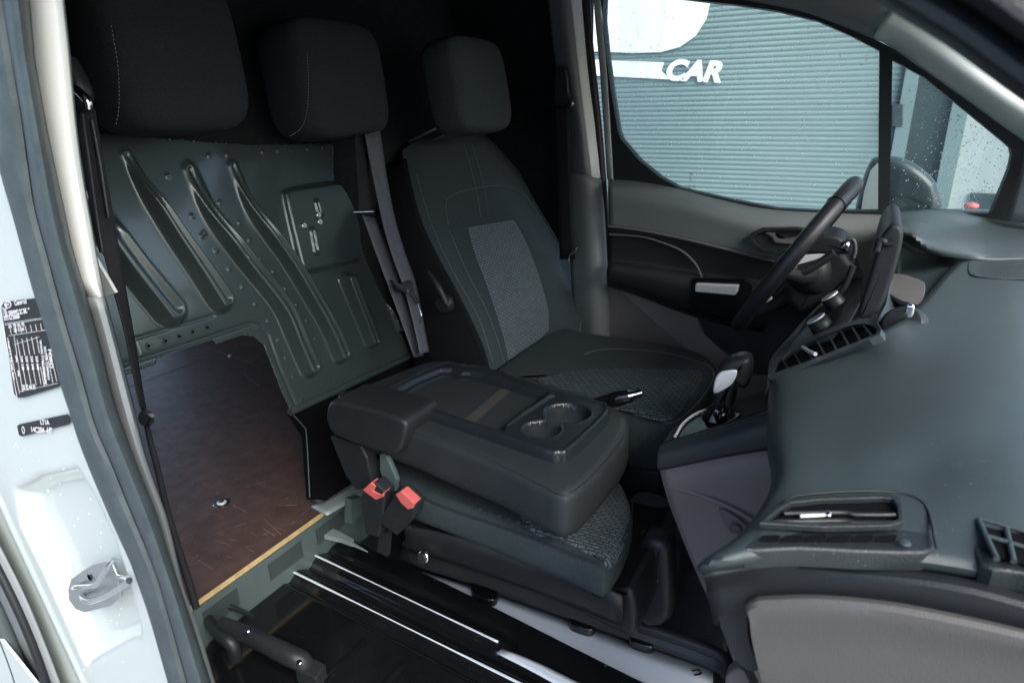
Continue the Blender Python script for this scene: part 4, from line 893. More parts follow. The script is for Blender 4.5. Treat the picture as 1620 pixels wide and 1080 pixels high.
# ================================================================== DRIVER DOOR
dd = thing('driver_door', 'driver door with grey green trim panel, silver switch strip and rain spotted windows', 'car door', (-.2, DY, .1))
frame = [(944, -70), (952, 20), (960, 130), (969, 284), (1000, 292), (1200, 332), (1400, 345), (1660, 352), (1720, 290), (1610, 217), (1513, 147), (1413, 77), (1380, 60), (1277, 20), (1180, 0), (1080, -22), (1000, -50)]
win = [(955, -20), (1030, -8), (1113, 2), (1160, 7), (1227, 17), (1293, 33), (1345, 56), (1391, 80), (1389, 334), (1300, 334), (1227, 330), (1160, 317), (1110, 306), (1073, 297), (1043, 280), (1010, 253), (982, 220), (977, 207), (966, 140), (958, 80), (953, 30)]
qw = [(1412, 95), (1463, 123), (1533, 180), (1588, 225), (1599, 235), (1601, 247), (1597, 267), (1568, 338), (1407, 336)]
plate('window_frame', PP(frame, y=DY-.01), M['sealdark'], dd, holes=[PP(win, y=DY-.01), PP(qw, y=DY-.01)], thick=.04, dirv=(0, 1, 0))
plate('window_pane', PP([(940, -60), (1080, -20), (1280, 15), (1400, 75), (1400, 345), (1200, 340), (960, 300)], y=DY+.012), M['glass'], dd, thick=.0035, dirv=(0, 1, 0))
plate('quarter_pane', PP([(1402, 85), (1480, 120), (1610, 220), (1610, 260), (1575, 345), (1402, 345)], y=DY+.012), M['glass'], dd, thick=.0035, dirv=(0, 1, 0))
patch('door_edge', [PP([(938, -60), (941, 20), (950, 120), (961, 284)], y=DY-.005), PP([(947, -60), (951, 20), (960, 120), (970, 284)], y=DY-.012)], M['white'], dd, n=3)
def rain(polyp, n, nm, gy=DY+.0105, clump=None):
    out = []; q = np.array(polyp, float); lo = q.min(0); hi = q.max(0)
    while len(out) < n:
        a = np.array([random.uniform(lo[0], hi[0]), random.uniform(lo[1], hi[1])])
        if clump and random.random() > clump(a): continue
        if sdpoly(a[None], q)[0][0] < 2: continue
        out.append(hemi(P(*a, y=gy), (0, -1, 0), random.choice([.0006, .0008, .0011, .0016])*random.uniform(.7, 1.1)))
    o = merge(nm, out, M['drop'], dd); o["kind"] = "stuff"
rain(win, 900, 'raindrops', clump=lambda a: .12+.9*math.exp(-((a[0]-1050)/130)**2-((a[1]-90)/90)**2)+.5*math.exp(-((a[0]-1280)/60)**2-((a[1]-70)/50)**2))
rain(qw, 620, 'raindrops', clump=lambda a: .15+.9*math.exp(-((a[0]-1520)/50)**2))
# small etched glass marks
for s_, a, b, h in (('IIII', 1090, 278, 5), ('II', 1091, 286, 5), ('|| =', 1088, 298, 7)):
    text('glass_mark', s_, P(a, b, y=DY+.010), (1, 0, 0), (0, 0, 1), h*.0022, M['ink'], dd)
# trim panels
patch('upper_trim', [[P(a, b, y=DY+.0) for a, b in ((962, 283), (1010, 287), (1073, 298), (1140, 315), (1227, 331), (1400, 339), (1520, 345))],
   [P(a, b, y=DY-.07) for a, b in ((962, 292), (1010, 298), (1073, 311), (1140, 329), (1227, 348), (1400, 358), (1520, 362))],
   [P(a, b, y=DY-.092) for a, b in ((962, 306), (1010, 313), (1073, 325), (1140, 344), (1227, 364), (1400, 376), (1520, 382))],
   [P(a, b, y=DY-.085) for a, b in ((963, 335), (1010, 343), (1073, 355), (1140, 370), (1227, 390), (1400, 420), (1520, 440))],
   [P(a, b, y=DY-.078) for a, b in ((963, 357), (1010, 363), (1073, 375), (1140, 391), (1227, 412), (1400, 470), (1520, 520))]], M['doorup'], dd, n=5)
tube('trim_line', PP([(963, 358), (1010, 364), (1073, 376), (1140, 392), (1225, 413)], y=DY-.082), .004, M['doorlow'], dd, n=4)
patch('dark_insert', [PP([(962, 358), (1010, 364), (1073, 376), (1140, 392), (1227, 413), (1330, 440)], y=DY-.074), PP([(962, 385), (1010, 390), (1073, 402), (1140, 420), (1227, 435), (1330, 460)], y=DY-.062),
   PP([(962, 412), (1010, 418), (1073, 428), (1140, 440), (1227, 452), (1330, 480)], y=DY-.06), PP([(962, 418), (1010, 424), (1073, 435), (1140, 450), (1227, 465), (1330, 495)], y=DY-.09),
   PP([(960, 428), (1010, 438), (1073, 455), (1140, 472), (1227, 490), (1330, 515)], y=DY-.10), PP([(960, 445), (1010, 460), (1073, 486), (1140, 505), (1227, 520), (1330, 540)], y=DY-.085), PP([(962, 452), (1010, 468), (1073, 492), (1140, 512), (1227, 530), (1330, 550)], y=DY-.03)], M['doorins'], dd, n=5)
tube('insert_piping', PP([(964, 371), (1010, 374), (1045, 383), (1080, 398), (1103, 422), (1113, 452), (1112, 476)], y=DY-.075), .003, M['doorlow'], dd, n=4)
plate('lower_trim', PP([(960, 446), (1010, 462), (1073, 488), (1140, 507), (1330, 540), (1330, 760), (950, 760)], y=DY-.03), M['doorlow'], dd, thick=.02, dirv=(0, 1, 0))
plate('lower_facet', PP([(972, 452), (1073, 488), (1103, 500), (1108, 522), (1135, 548), (1170, 580), (1200, 610), (1160, 612), (1090, 555), (1020, 495)], y=DY-.034), M['doorlowlit'], dd, thick=.004, dirv=(0, 1, 0), bev=.001)
plate('door_pocket', PP([(1104, 502), (1180, 512), (1300, 520), (1300, 600), (1205, 598), (1165, 572), (1115, 530)], y=DY-.036), M['doorins'], dd, thick=.01, dirv=(0, 1, 0), bev=.002)
plate('switch_bezel', PP([(1092, 444), (1098, 440), (1180, 442), (1190, 452), (1190, 510), (1165, 508), (1100, 495), (1093, 480)], y=DY-.106), M['glossblack'], dd, thick=.012, dirv=(0, 1, 0), bev=.003)
plate('silver_strip', PP([(1100, 449), (1168, 452), (1166, 462), (1163, 467), (1099, 461)], y=DY-.122), M['silver'], dd, thick=.02, dirv=(0, 1, 0), bev=.003)
hr = plate('handle_recess', PP([(1184, 378), (1192, 368), (1206, 361), (1260, 360), (1308, 367), (1310, 378), (1290, 392), (1228, 404), (1205, 398), (1188, 387)], y=DY-.110), M['blackpl'], dd, holes=[PP([(1192, 378), (1198, 371), (1210, 366), (1260, 365), (1302, 371), (1300, 376), (1285, 386), (1230, 398), (1208, 393), (1195, 385)], y=DY-.110)], thick=.03, dirv=(0, 1, 0), bev=.001)
plate('recess_floor', PP([(1190, 378), (1208, 364), (1305, 369), (1290, 390), (1228, 401), (1195, 387)], y=DY-.095), M['doorins'], hr, thick=.006, dirv=(0, 1, 0))
slab('door_pull', PP([(1210, 368), (1222, 376), (1226, 384), (1255, 386), (1285, 380), (1285, 374), (1250, 376), (1232, 376), (1225, 368)], y=DY-.105), (0, -1, 0), .008, .002, M['doorlow'], hr, n=2)
plate('lock_button', PP([(1297, 367), (1310, 368), (1309, 374), (1297, 373)], y=DY-.114), M['silver'], dd, thick=.006, dirv=(0, 1, 0), bev=.001)
# wing mirror
mr_ = slab('mirror_housing', PP([(1352, 338), (1360, 300), (1372, 265), (1385, 250), (1420, 250), (1450, 262), (1475, 282), (1485, 300), (1486, 340), (1420, 350), (1360, 348)], y=DY+.20), (0, -1, 0), .09, .03, M['mirror'], dd, n=3)
plate('mirror_glass', PP([(1362, 335), (1367, 303), (1377, 270), (1388, 258), (1393, 262), (1391, 335)], y=DY+.195), M['silver'], mr_, thick=.003, dirv=(0, 1, 0))

# ================================================================== DASHBOARD
da = thing('dashboard', 'large soft grey green dashboard with air vents, silver knobs and a pale lower glove panel', 'dashboard', (.1, 1.1, .2))
PK = Plane((-.097, 0, .611), (0, -1, 0), (.125, 0, .1)); 
if PK.N[2] < 0: PK = Plane((-.097, 0, .611), (0, 1, 0), (.125, 0, .1))
r0 = [P(1228, 592, pl=PK), P(1300, 566, pl=PK), P(1390, 528, pl=PK), P(1450, 488, z=.715), P(1527, 408, z=.72), P(1620, 402, z=.72), P(1760, 400, z=.72)]
r1_ = [P(1228, 640, z=.635), P(1330, 610, z=.68), P(1430, 575, z=.70), P(1510, 530, z=.71), P(1580, 480, z=.715), P(1640, 450, z=.715), P(1780, 440, z=.71)]
r2_ = [P(1232, 700, z=.65), P(1340, 690, z=.675), P(1450, 670, z=.69), P(1540, 640, z=.70), P(1620, 600, z=.705), P(1690, 580, z=.70), P(1820, 560, z=.69)]
r3_ = [P(1238, 765, z=.655), P(1340, 765, z=.665), P(1450, 755, z=.67), P(1540, 740, z=.68), P(1620, 725, z=.685), P(1700, 715, z=.68), P(1850, 700, z=.66)]
r4_ = [P(1190, 840, z=.658), P(1300, 835, z=.663), P(1420, 835, z=.663), P(1520, 840, z=.665), P(1620, 860, z=.665), P(1710, 880, z=.66), P(1880, 900, z=.64)]
lipP = [(1128, 888), (1265, 874), (1413, 882), (1524, 897), (1620, 921), (1720, 950), (1900, 1010)]
r5_ = [P(a, b, z=.655) for a, b in lipP]; r6_ = [P(a-6, b+12, z=.632) for a, b in lipP]
left = [P(1222, 600, z=.55), P(1218, 650, z=.57), P(1218, 710, z=.59), P(1222, 775, z=.60), P(1180, 850, z=.61), P(1116, 895, z=.61), P(1116, 905, z=.60)]
rws = [r0, r1_, r2_, r3_, r4_, r5_, r6_]
for r, l in zip(rws, left): r.insert(0, l)
patch('dash_pad', rws, M['dash'], da, n=7, thick=.006)
# near end: dark band and pale panel below it
ey = .53
band = [[P(a, b, z=.632) for a, b in [(1110, 908)]+[(q[0]-6, q[1]+12) for q in lipP[1:]]],
        [P(a, b, y=ey-.005) for a, b in ((1117, 925), (1265, 905), (1413, 914), (1524, 930), (1620, 955), (1720, 985), (1900, 1050))],
        [P(a, b, y=ey) for a, b in ((1122, 950), (1265, 944), (1413, 955), (1524, 976), (1620, 998), (1720, 1030), (1900, 1100))],
        [P(a, b, y=ey+.01) for a, b in ((1130, 985), (1265, 990), (1413, 1000), (1524, 1020), (1620, 1040), (1720, 1070), (1900, 1140))]]
patch('dash_end_band', band, M['dashside'], da, n=6, thick=.004)
plate('band_leg', PP([(1118, 930), (1190, 930), (1184, 975), (1186, 1015), (1200, 1060), (1170, 1052), (1150, 1013), (1130, 965)], y=ey+.004), M['dashside'], da, thick=.02, dirv=(0, 1, 0), bev=.003, smooth_n=3)
gl = [[P(a, b, y=ey+.004) for a, b in ((1181, 958), (1190, 948), (1210, 943), (1302, 942), (1413, 953), (1524, 974), (1620, 996), (1720, 1022), (1900, 1080))],
      [P(a, b, y=ey-.012) for a, b in ((1184, 968), (1196, 960), (1216, 957), (1302, 956), (1413, 967), (1524, 988), (1620, 1010), (1720, 1038), (1900, 1100))],
      [P(a, b, y=ey-.006) for a, b in ((1190, 1010), (1200, 1010), (1225, 1012), (1302, 1014), (1413, 1020), (1524, 1035), (1620, 1050), (1720, 1070), (1900, 1130))],
      [P(a, b, y=ey+.0) for a, b in ((1208, 1085), (1216, 1090), (1240, 1095), (1302, 1100), (1413, 1110), (1524, 1120), (1620, 1130), (1720, 1140), (1900, 1180))],
      [P(a, b, y=ey+.02) for a, b in ((1230, 1160), (1240, 1170), (1260, 1180), (1302, 1190), (1413, 1200), (1524, 1200), (1620, 1210), (1720, 1210), (1900, 1240))]]
patch('glove_panel', gl, M['glove'], da, n=5, thick=.006)
plate('lower_dash_trim', PP([(1147, 1070), (1165, 1056), (1178, 1060), (1205, 1120), (1220, 1300), (1130, 1300)], y=ey+.03), M['glove'], da, thick=.02, dirv=(0, 1, 0), bev=.004)
plate('dash_inner_side', [P(1228, 600, y=.97), P(1236, 790, y=.75), P(1150, 900, y=.75), P(1165, 1060, y=.75), P(1260, 1200, y=.75), P(1330, 700, y=.97)], M['dashside'], da, thick=.004, dirv=(1, 0, 0))
# passenger vents
VZ = .6635
def vz(pts, dz=0): return PP(pts, z=VZ+dz)
slab('vent_surround', vz([(1180, 868), (1200, 838), (1235, 796), (1260, 786), (1340, 779), (1413, 780), (1450, 790), (1466, 810), (1480, 866), (1400, 872), (1265, 866)], .0018), (0, 0, 1), .02, .003, M['dash2'], da, n=3)
v1 = [(1212, 831), (1232, 815), (1252, 803), (1300, 798), (1395, 795), (1410, 797), (1418, 808), (1419, 830), (1400, 834), (1300, 836)]
v1o = [(1200, 836), (1225, 812), (1248, 798), (1300, 792), (1400, 789), (1420, 793), (1427, 806), (1428, 834), (1405, 840), (1300, 842)]
v2 = [(1196, 857), (1212, 846), (1415, 847), (1420, 853), (1416, 858)]
plate('vent_frame', vz(v1o, .006), M['dash2'], da, holes=[vz(v1, .006)], thick=.006, dirv=(0, 0, 1), bev=.001)
plate('vent_dark_sheet', vz(v1, .0045), M['black'], da, thick=.001, dirv=(0, 0, 1))  # flat black sheet put in for the shade inside the vent
for k, yy in enumerate((811, 824)):
    tube('vent_slat', vz([(1240-k*14, yy+1), (1300, yy), (1340, yy-.5), (1352, yy+3), (1416, yy+3)], .009), .0022, M['blackpl'], da, n=2)
tube('vent_tab', vz([(1266, 816), (1290, 815), (1308, 814)], .012), .0015, M['silver'], da, n=2); ell('vent_tab_end', P(1311, 813, z=VZ+.013), (.0025, .004, .0025), M['chrome'], da, p=2)
for k in range(6):
    a = 1200+k*37; q = vz([(a, 856), (a+6, 848), (a+34, 847), (a+31, 856)], .0045)
    plate('demister_slot', q, M['black'], da, thick=.001, dirv=(0, 0, 1))
ell('surround_screw', P(1431, 858, z=VZ+.006), (.005, .005, .002), M['dash'], da, p=2)
slab('vent_surround', vz([(1530, 825), (1532, 808), (1545, 803), (1570, 808), (1640, 832), (1700, 850), (1700, 925), (1620, 905), (1552, 890)], .0018), (0, 0, 1), .02, .003, M['dash2'], da, n=3)
w1 = [(1548, 822), (1620, 843), (1690, 862), (1690, 912), (1620, 893), (1578, 882), (1560, 856)]
plate('vent_dark_sheet', vz(w1, .0052), M['black'], da, thick=.001, dirv=(0, 0, 1))  # black sheet painting the dark inside of the second vent
for p_, q_ in (((1556, 846), (1690, 886)), ((1592, 836), (1604, 888)), ((1636, 848), (1650, 900)), ((1550, 820), (1690, 860)), ((1548, 822), (1577, 884))):
    tube('vent_slat', vz([p_, q_], .008), .0022, M['dash'], da, smoothp=False)
# thin shut lines on the pad
for ln_ in ([(1239, 795), (1260, 784), (1339, 777), (1413, 778), (1452, 789), (1470, 812), (1481, 866)],):
    tube('shut_line', vz(ln_, .006), .0012, M['sealdark'], da, n=4)
# centre stack
def kk(pts, h=0): return [P(a, b, pl=PK, h=h) for a, b in pts]
plate('centre_stack', kk([(1210, 625), (1216, 592), (1225, 565), (1250, 535), (1290, 490), (1330, 455), (1345, 440), (1410, 440), (1402, 480), (1378, 528), (1300, 566), (1228, 596)], -.004), M['dash'], da, thick=.03, dirv=-PK.N)
vo = [(1221, 602), (1216, 588), (1224, 566), (1262, 541), (1335, 510), (1378, 505), (1390, 514), (1392, 528), (1350, 548), (1290, 574)]
vi = [(1229, 590), (1228, 578), (1236, 566), (1270, 545), (1338, 517), (1366, 512), (1381, 516), (1386, 528), (1345, 544), (1285, 568)]
plate('vent_frame', kk(vo, .006), M['dash'], da, holes=[kk(vi, .006)], thick=.012, dirv=-PK.N, bev=.0015, smooth_n=2)
plate('vent_dark_sheet', kk(vi, -.001), M['black'], da, thick=.002, dirv=-PK.N, smooth_n=2)  # shaded depth of the stack vent, laid in as a black sheet
for k in range(8):
    t = (k+.6)/8.2; a = 1229+(1383-1229)*t; b0 = np.interp(a, [1228, 1236, 1270, 1338, 1366, 1381], [578, 564, 543, 515, 510, 514]); b1_ = np.interp(a, [1229, 1285, 1345, 1386], [592, 569, 545, 529])
    tube('vent_slat', kk([(a-8, b0), (a+10, b1_)], .003), .0019, M['blackpl'], da, smoothp=False)
tube('vent_tab', kk([(1270, 549), (1280, 556), (1290, 560)], .008), .003, M['silver'], da, n=2)
for (a, b, nm) in ((1302, 520, 'control_knob'), (1323, 483, 'control_knob')):
    kb = disc(nm, P(a, b, pl=PK, h=0), PK.N, .019, .020, M['blackpl'], da, bev=.002, r2=.017)
    disc('knob_cap', P(a, b, pl=PK, h=0)+PK.N*.020, PK.N, .0165, .003, M['silver'], kb, bev=.001)
plate('button_strip', kk([(1290, 545), (1330, 500), (1352, 470), (1362, 474), (1345, 505), (1318, 535)], .004), M['dashside'], da, thick=.004, dirv=-PK.N, bev=.001)
tube('stack_edge', kk([(1217, 590), (1224, 565), (1250, 535), (1290, 490), (1345, 440)], .002), .003, M['dash'], da, n=4)
# screen binnacle seen from its side
sy_ = 1.02
slab('screen_housing', PP([(1358, 503), (1361, 482), (1374, 440), (1386, 398), (1392, 378), (1406, 358), (1416, 355), (1426, 360), (1429, 373), (1424, 402), (1412, 442), (1398, 480), (1388, 494), (1372, 503)], y=sy_), (0, -1, 0), .24, .006, M['dashside'], da, n=3)
tube('screen_bezel', PP([(1387, 397), (1393, 380), (1402, 385), (1412, 384)], y=sy_-.004), .005, M['blackpl'], da, n=3)
# shelf behind the screen and the instrument hood
patch('dash_shelf', [PP([(1372, 500), (1410, 470), (1420, 430), (1420, 380)], z=.700), PP([(1400, 515), (1440, 490), (1452, 450), (1450, 400)], z=.702), PP([(1420, 520), (1470, 480), (1500, 440), (1490, 400)], z=.708), PP([(1440, 505), (1495, 470), (1530, 420), (1545, 395)], z=.712)], M['dash'], da, n=4)
slab('shelf_lid', PP([(1414, 432), (1455, 442), (1464, 450), (1462, 468), (1452, 482), (1402, 462)], z=.716), (0, 0, 1), .008, .002, M['glove'], da, n=2)
hood = [((1395, 350, 0.785), (1402, 342, 0.785), (1420, 336, 0.785), (1480, 332, 0.775), (1560, 332, 0.755), (1640, 336, 0.75), (1760, 345, 0.75)),
        ((1405, 358, 0.8), (1425, 352, 0.8), (1445, 352, 0.8), (1500, 352, 0.785), (1570, 353, 0.757), (1650, 357, 0.75), (1760, 364, 0.75)),
        ((1415, 365, 0.8), (1434, 366, 0.798), (1458, 372, 0.79), (1508, 376, 0.768), (1570, 377, 0.748), (1650, 380, 0.742), (1760, 385, 0.742)),
        ((1425, 372, 0.785), (1440, 378, 0.782), (1465, 390, 0.772), (1515, 398, 0.745), (1572, 398, 0.733), (1650, 398, 0.731), (1760, 400, 0.731)),
        ((1428, 378, 0.765), (1445, 388, 0.76), (1477, 402, 0.748), (1524, 410, 0.726), (1574, 412, 0.7215), (1650, 410, 0.7205), (1760, 412, 0.7205))]
patch('instrument_hood', [[P(q[0], q[1], z=q[2]) for q in row] for row in hood], M['dash'], da, n=5)
PH = P(1432, 505, z=.715)
dl = disc('dial', PH-np.array([0, 0, .012]), (-.25, -.75, .6), .032, .016, M['blackpl'], da, bev=.004, r2=.028)
ell('dial_marker', P(1439, 491, z=.735), (.006, .005, .010), M['chrome'], dl, p=3)
# speaker grille panel on far dash top
gp = PP([(1535, 410), (1620, 404), (1700, 402), (1700, 440), (1620, 443), (1545, 440), (1533, 430)], z=.7195)
plate('speaker_grille', gp, M['dash'], da, thick=.002, dirv=(0, 0, 1), bev=.0006)
tube('grille_edge', [p+np.array([0, 0, .002]) for p in PP([(1535, 411), (1532, 428), (1545, 440), (1620, 443), (1700, 440)], z=.7195)], .0015, M['dashside'], da, n=3)
gd = []
for i in range(26):
    for j in range(9):
        p = P(1552+i*5.2+(j % 2)*2.6, 414+j*3, z=.7222); gd.append(tube('', [p, p+np.array([0, 0, .0007])], .0009, None, res=5, ret=True, smoothp=False))
gx = merge('grille_holes', gd, M['dashside'], da); gx["kind"] = "stuff"
plate('dash_front', [(.22, .60, .60), (.8, .60, .60), (.8, 1.9, .60), (.22, 1.9, .60)], M['dash'], da, thick=.01, dirv=(0, 0, -1))
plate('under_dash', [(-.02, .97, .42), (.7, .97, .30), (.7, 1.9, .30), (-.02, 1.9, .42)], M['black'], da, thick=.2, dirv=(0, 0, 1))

# ================================================================== STEERING WHEEL and column
sw = thing('steering_wheel', 'black leather steering wheel with silver spoke trim seen from its side', 'steering wheel', (-.14, 1.5, .5))
SWc = np.array([-.125, 1.50, .705])
T1 = P(1345, 300, y=1.35)-P(1182, 500, y=1.35); upv = T1/np.linalg.norm(T1); upv[1] = 0; upv /= np.linalg.norm(upv); sdv = np.array([0.06, 1, 0.0]); sdv /= np.linalg.norm(sdv)
cen = (P(1350, 292, y=1.47)+P(1176, 508, y=1.47))/2; rad = np.linalg.norm(P(1350, 292, y=1.47)-P(1176, 508, y=1.47))/2
nrm = np.cross(upv, sdv); nrm /= np.linalg.norm(nrm)
if nrm[0] > 0: nrm = -nrm
th = np.linspace(0, 2*np.pi, 65)[:-1]
ringpts = [cen+rad*(math.cos(a)*upv+math.sin(a)*sdv*.95) for a in th]
rg = []
for i, a in enumerate(th):
    er = math.cos(a)*upv+math.sin(a)*sdv; rr = .0165
    rg.append(np.array([ringpts[i]+rr*(math.cos(b)*er+math.sin(b)*nrm) for b in np.linspace(0, 2*np.pi, 14, endpoint=False)]))
K = 14; Vv = np.vstack(rg); nR = len(rg)
mk('rim', Vv, [(i*K+j, i*K+(j+1) % K, ((i+1) % nR)*K+(j+1) % K, ((i+1) % nR)*K+j) for i in range(nR) for j in range(K)], mat('wheel_leather', (.022, .027, .030), .38, 0, .5, 0, .1, 20, .25, 600), sw)
for aa in (-.62, .55):   # seams in the leather
    er = math.cos(aa)*upv+math.sin(aa)*sdv*.95; c = cen+rad*er; tg = -math.sin(aa)*upv+math.cos(aa)*sdv
    e2 = er/np.linalg.norm(er); tube('rim_seam', [c+.0172*(math.cos(b)*e2+math.sin(b)*nrm) for b in np.linspace(0, 2*np.pi, 17)], .0009, M['black'], sw, n=2, res=5)
hub = cen-nrm*.045
ell('hub', hub, (.042, .062, .050), M['blackpl'], sw, p=2.6)
for a, ln2 in ((math.pi/2, .9), (-math.pi/2, .9), (math.pi, .85)):
    er = math.cos(a)*upv+math.sin(a)*sdv; tube('spoke', [hub+er*.03, hub+er*rad*.5+nrm*.01, cen+er*rad*.93], [.024, .018, .010], M['blackpl'], sw, n=4)
plate('spoke_trim', PP([(1252, 422), (1268, 404), (1296, 402), (1310, 403), (1290, 411), (1262, 419)], y=1.36), M['silver'], sw, thick=.006, dirv=(0, 1, 0), bev=.001)
plate('spoke_trim', PP([(1195, 484), (1218, 466), (1222, 473), (1210, 480)], y=1.38), M['silver'], sw, thick=.006, dirv=(0, 1, 0), bev=.001)
sc2 = thing('steering_column', 'dark steering column shroud with stalks behind the wheel', 'steering column', (-.02, 1.5, .55))
slab('column_shroud', PP([(1258, 425), (1275, 410), (1300, 398), (1330, 392), (1345, 405), (1350, 425), (1320, 460), (1290, 490), (1262, 500), (1240, 470)], y=1.43), (0, -1, 0), .16, .02, M['blackpl'], sc2, n=3)
slab('shroud_cover', PP([(1265, 385), (1290, 372), (1318, 372), (1335, 380), (1345, 398), (1330, 402), (1265, 402)], y=1.42), (0, -1, 0), .12, .008, M['dashside'], sc2, n=3)
tube('column_stalk', PP([(1320, 400), (1290, 420), (1262, 430), (1250, 422)], y=1.36), [.008, .008, .012, .014], M['blackpl'], sc2, n=4)
tube('column_stalk', PP([(1350, 420), (1335, 455), (1305, 490)], y=1.36), [.006, .006, .005], M['blackpl'], sc2, n=4)
disc('ignition_key', P(1338, 388, y=1.37), (-.6, -.5, .4), .009, .008, M['chrome'], sc2, r2=.006)
tube('key_ring', PP([(1338, 378), (1350, 380), (1353, 395), (1350, 408)], y=1.35), .004, M['dash'], sc2, n=4)
plate('knee_panel', PP([(1350, 400), (1372, 450), (1360, 480), (1240, 560), (1225, 590), (1230, 640), (1200, 560), (1215, 500)], y=1.55), M['dashside'], sc2, thick=.02, dirv=(0, 1, 0))

# ================================================================== CENTRE CONSOLE, GEAR LEVER, HANDBRAKE
cn = thing('centre_console', 'grey plastic centre console with a dark ribbed rim under the gear lever', 'console', (-.15, 1.0, 0))
cy_ = .95
cs = [[(1046, 742), (1110, 728), (1170, 718), (1212, 712), (1228, 722)], [(1052, 765), (1110, 752), (1170, 742), (1215, 735), (1234, 740)], [(1062, 800), (1120, 800), (1175, 800), (1215, 800), (1240, 800)], [(1085, 860), (1125, 860), (1170, 860), (1215, 860), (1245, 860)], [(1108, 915), (1140, 915), (1175, 915), (1215, 915), (1250, 915)], [(1150, 1010), (1170, 1010), (1190, 1010), (1225, 1010), (1260, 1010)], [(1180, 1100), (1200, 1100), (1215, 1100), (1240, 1100), (1270, 1100)]]
dys = [0, -.012, -.004, .0, .0, 0.0, .0]
patch('console_side', [PP(r, y=cy_+d) for r, d in zip(cs, dys)], M['console'], cn, n=5)
patch('console_back', [[P(*r[0], y=cy_+d), P(*r[0], y=cy_+d)+np.array([-.012, .04, 0]), P(*r[0], y=cy_+d)+np.array([-.015, .20, 0])] for r, d in zip(cs, dys)], M['console'], cn, n=4)
tube('console_crease', [P(a, b, y=cy_-.010) for a, b in ((1055, 768), (1105, 782), (1150, 800), (1190, 822), (1225, 850))], .004, M['console'], cn, n=4)
plate('console_pocket', PP([(1136, 808), (1145, 806), (1165, 818), (1185, 835), (1190, 845), (1180, 850), (1168, 838), (1160, 832), (1152, 838), (1146, 830)], y=cy_-.014), M['doorlow'], cn, thick=.008, dirv=(0, 1, 0), bev=.001)
ell('pocket_clip', P(1163, 836, y=cy_-.02), (.010, .004, .008), M['glove'], cn, p=2.4)
# ribbed rim
rim_t = [(1045, 708), (1052, 700), (1110, 682), (1170, 662), (1232, 640), (1245, 636)]; rim_b = [(1040, 738), (1048, 742), (1110, 729), (1170, 717), (1232, 708), (1250, 706)]
patch('console_rim', [PP(rim_t, y=cy_+.02), [P((a[0]+b[0])/2-2, (a[1]+b[1])/2, y=cy_-.004) for a, b in zip(rim_t, rim_b)], PP(rim_b, y=cy_-.004)], M['ribbed'], cn, n=5)
rb_ = []
for k in range(1, 12):
    t = k/12; rb_.append(tube('', [P(a[0]*(1-t)+b[0]*t-1, a[1]*(1-t)+b[1]*t, y=cy_+.018*(1-t)**2-.0055) for a, b in zip(rim_t, rim_b)], .0009, None, n=3, res=5, ret=True))
merge('rim_ribs', rb_, M['ribbed'], cn)
tz = .478
cto = [(1045, 705), (1060, 680), (1090, 655), (1125, 640), (1170, 628), (1240, 612), (1250, 640), (1170, 664), (1110, 684), (1055, 702)]
slab('console_top', PP(cto, z=tz), (0, 0, 1), .03, .006, M['ribbed'], cn, n=3)
slab('gear_gaiter', PP([(1070, 690), (1085, 668), (1115, 650), (1150, 645), (1172, 652), (1165, 662), (1120, 680), (1085, 692)], z=tz+.004), (0, 0, 1), .01, .004, M['glossblack'], cn, n=3)
tube('gaiter_trim', PP([(1068, 690), (1082, 668), (1105, 652), (1125, 646)], z=tz+.008), .0025, M['silver'], cn, n=4)
slab('console_front', PP([(1160, 600), (1230, 592), (1240, 640), (1170, 645)], z=tz-.02), (0, 0, 1), .10, .01, M['console'], cn, n=2)
gv = thing('gear_lever', 'black gear lever with a bright silver cap standing on the console', 'gear lever', P(1135, 660, z=tz))
gy = 1.12
def gl_(pts, dy=0): return PP(pts, y=gy+dy)
tube('lever_shaft', gl_([(1128, 672), (1133, 655), (1140, 640), (1143, 620)]), [.034, .020, .015, .015], M['glossblack'], gv, n=4, res=16)
tube('lever_collar', gl_([(1139, 649), (1141, 645)]), .0175, M['chrome'], gv, smoothp=False, res=18)
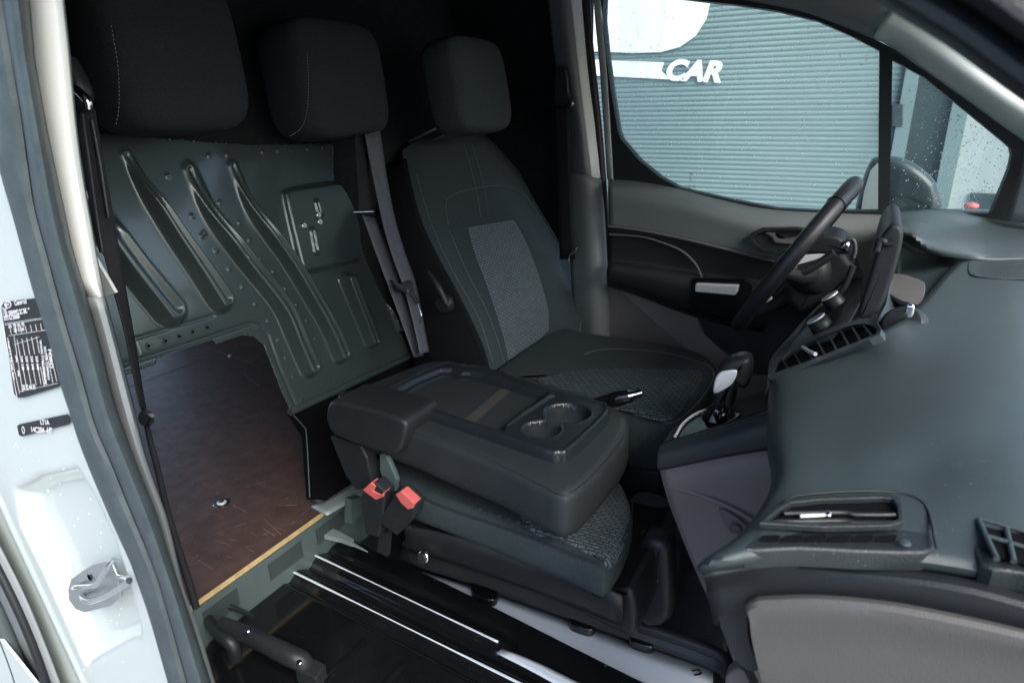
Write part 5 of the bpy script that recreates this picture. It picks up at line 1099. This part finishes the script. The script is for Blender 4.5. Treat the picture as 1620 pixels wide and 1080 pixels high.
slab('lever_knob', gl_([(1128, 646), (1126, 618), (1130, 592), (1142, 575), (1165, 566), (1182, 568), (1187, 580), (1184, 606), (1176, 618), (1162, 618), (1156, 648)], -.02), (0, -1, 0), .05, .016, M['blackpl'], gv, n=4)
slab('knob_cap', gl_([(1128, 622), (1130, 602), (1138, 590), (1154, 585), (1166, 586), (1164, 598), (1156, 610), (1140, 620)], -.022), (0, -1, 0), .01, .004, M['silver'], gv, n=3)
hb = thing('handbrake', 'black handbrake lever with a chrome button above the driver seat cushion', 'handbrake', P(900, 640, z=.45))
tube('lever_grip', [P(905, 652, z=.44), P(940, 640, z=.475), P(975, 631, z=.50), P(1000, 625, z=.51)], [.010, .013, .015, .012], M['glossblack'], hb, n=4, res=14)
tube('chrome_button', [P(996, 626, z=.51), P(1004, 624, z=.513), P(1014, 621, z=.516)], [.012, .008, .009], M['chrome'], hb, n=2, res=14)

# ================================================================== dust on the dash, found by casting sight lines onto the built surfaces
bpy.context.view_layer.update(); DG = bpy.context.evaluated_depsgraph_get()
def cast(px, py):
    d = Vector(ray(px, py)).normalized(); ok, loc, nor, ix, ob, mx = SC.ray_cast(DG, Vector(CAM), d)
    if nor.dot(d) > 0: nor = -nor
    return (np.array(loc), np.array(nor), ob) if ok else (None, None, None)
def scatter(nm, n, box_, names, par, m, rr, skip=()):
    out = []; k = 0
    while len(out) < n and k < n*12:
        k += 1; l, nn, ob = cast(random.uniform(box_[0], box_[2]), random.uniform(box_[1], box_[3]))
        if l is None or ob.name.split('.')[0] not in names: continue
        r0 = rr*random.uniform(.5, 1.4); out.append(hemi(l, nn, r0, 5))
    if out: o = merge(nm, out, m, par); o["kind"] = "stuff"
M['dust'] = mat('dust', (.34, .38, .38), .9)
scatter('dust_specks', 150, (1230, 440, 1620, 900), ('dash_pad', 'vent_surround'), da, M['dust'], .00032)
scatter('lint_specks', 60, (520, 570, 1000, 800), ('tray', 'folded_backrest'), ms, M['dust'], .0004)
scatter('grit_specks', 160, (330, 850, 1000, 1080), ('seat_back_panel',), fs, M['dust'], .00035)
scatter('sawdust_specks', 220, (200, 540, 500, 940), ('plywood_sheet',), lf, M['scratch'], .0007)
bpy.context.view_layer.update()
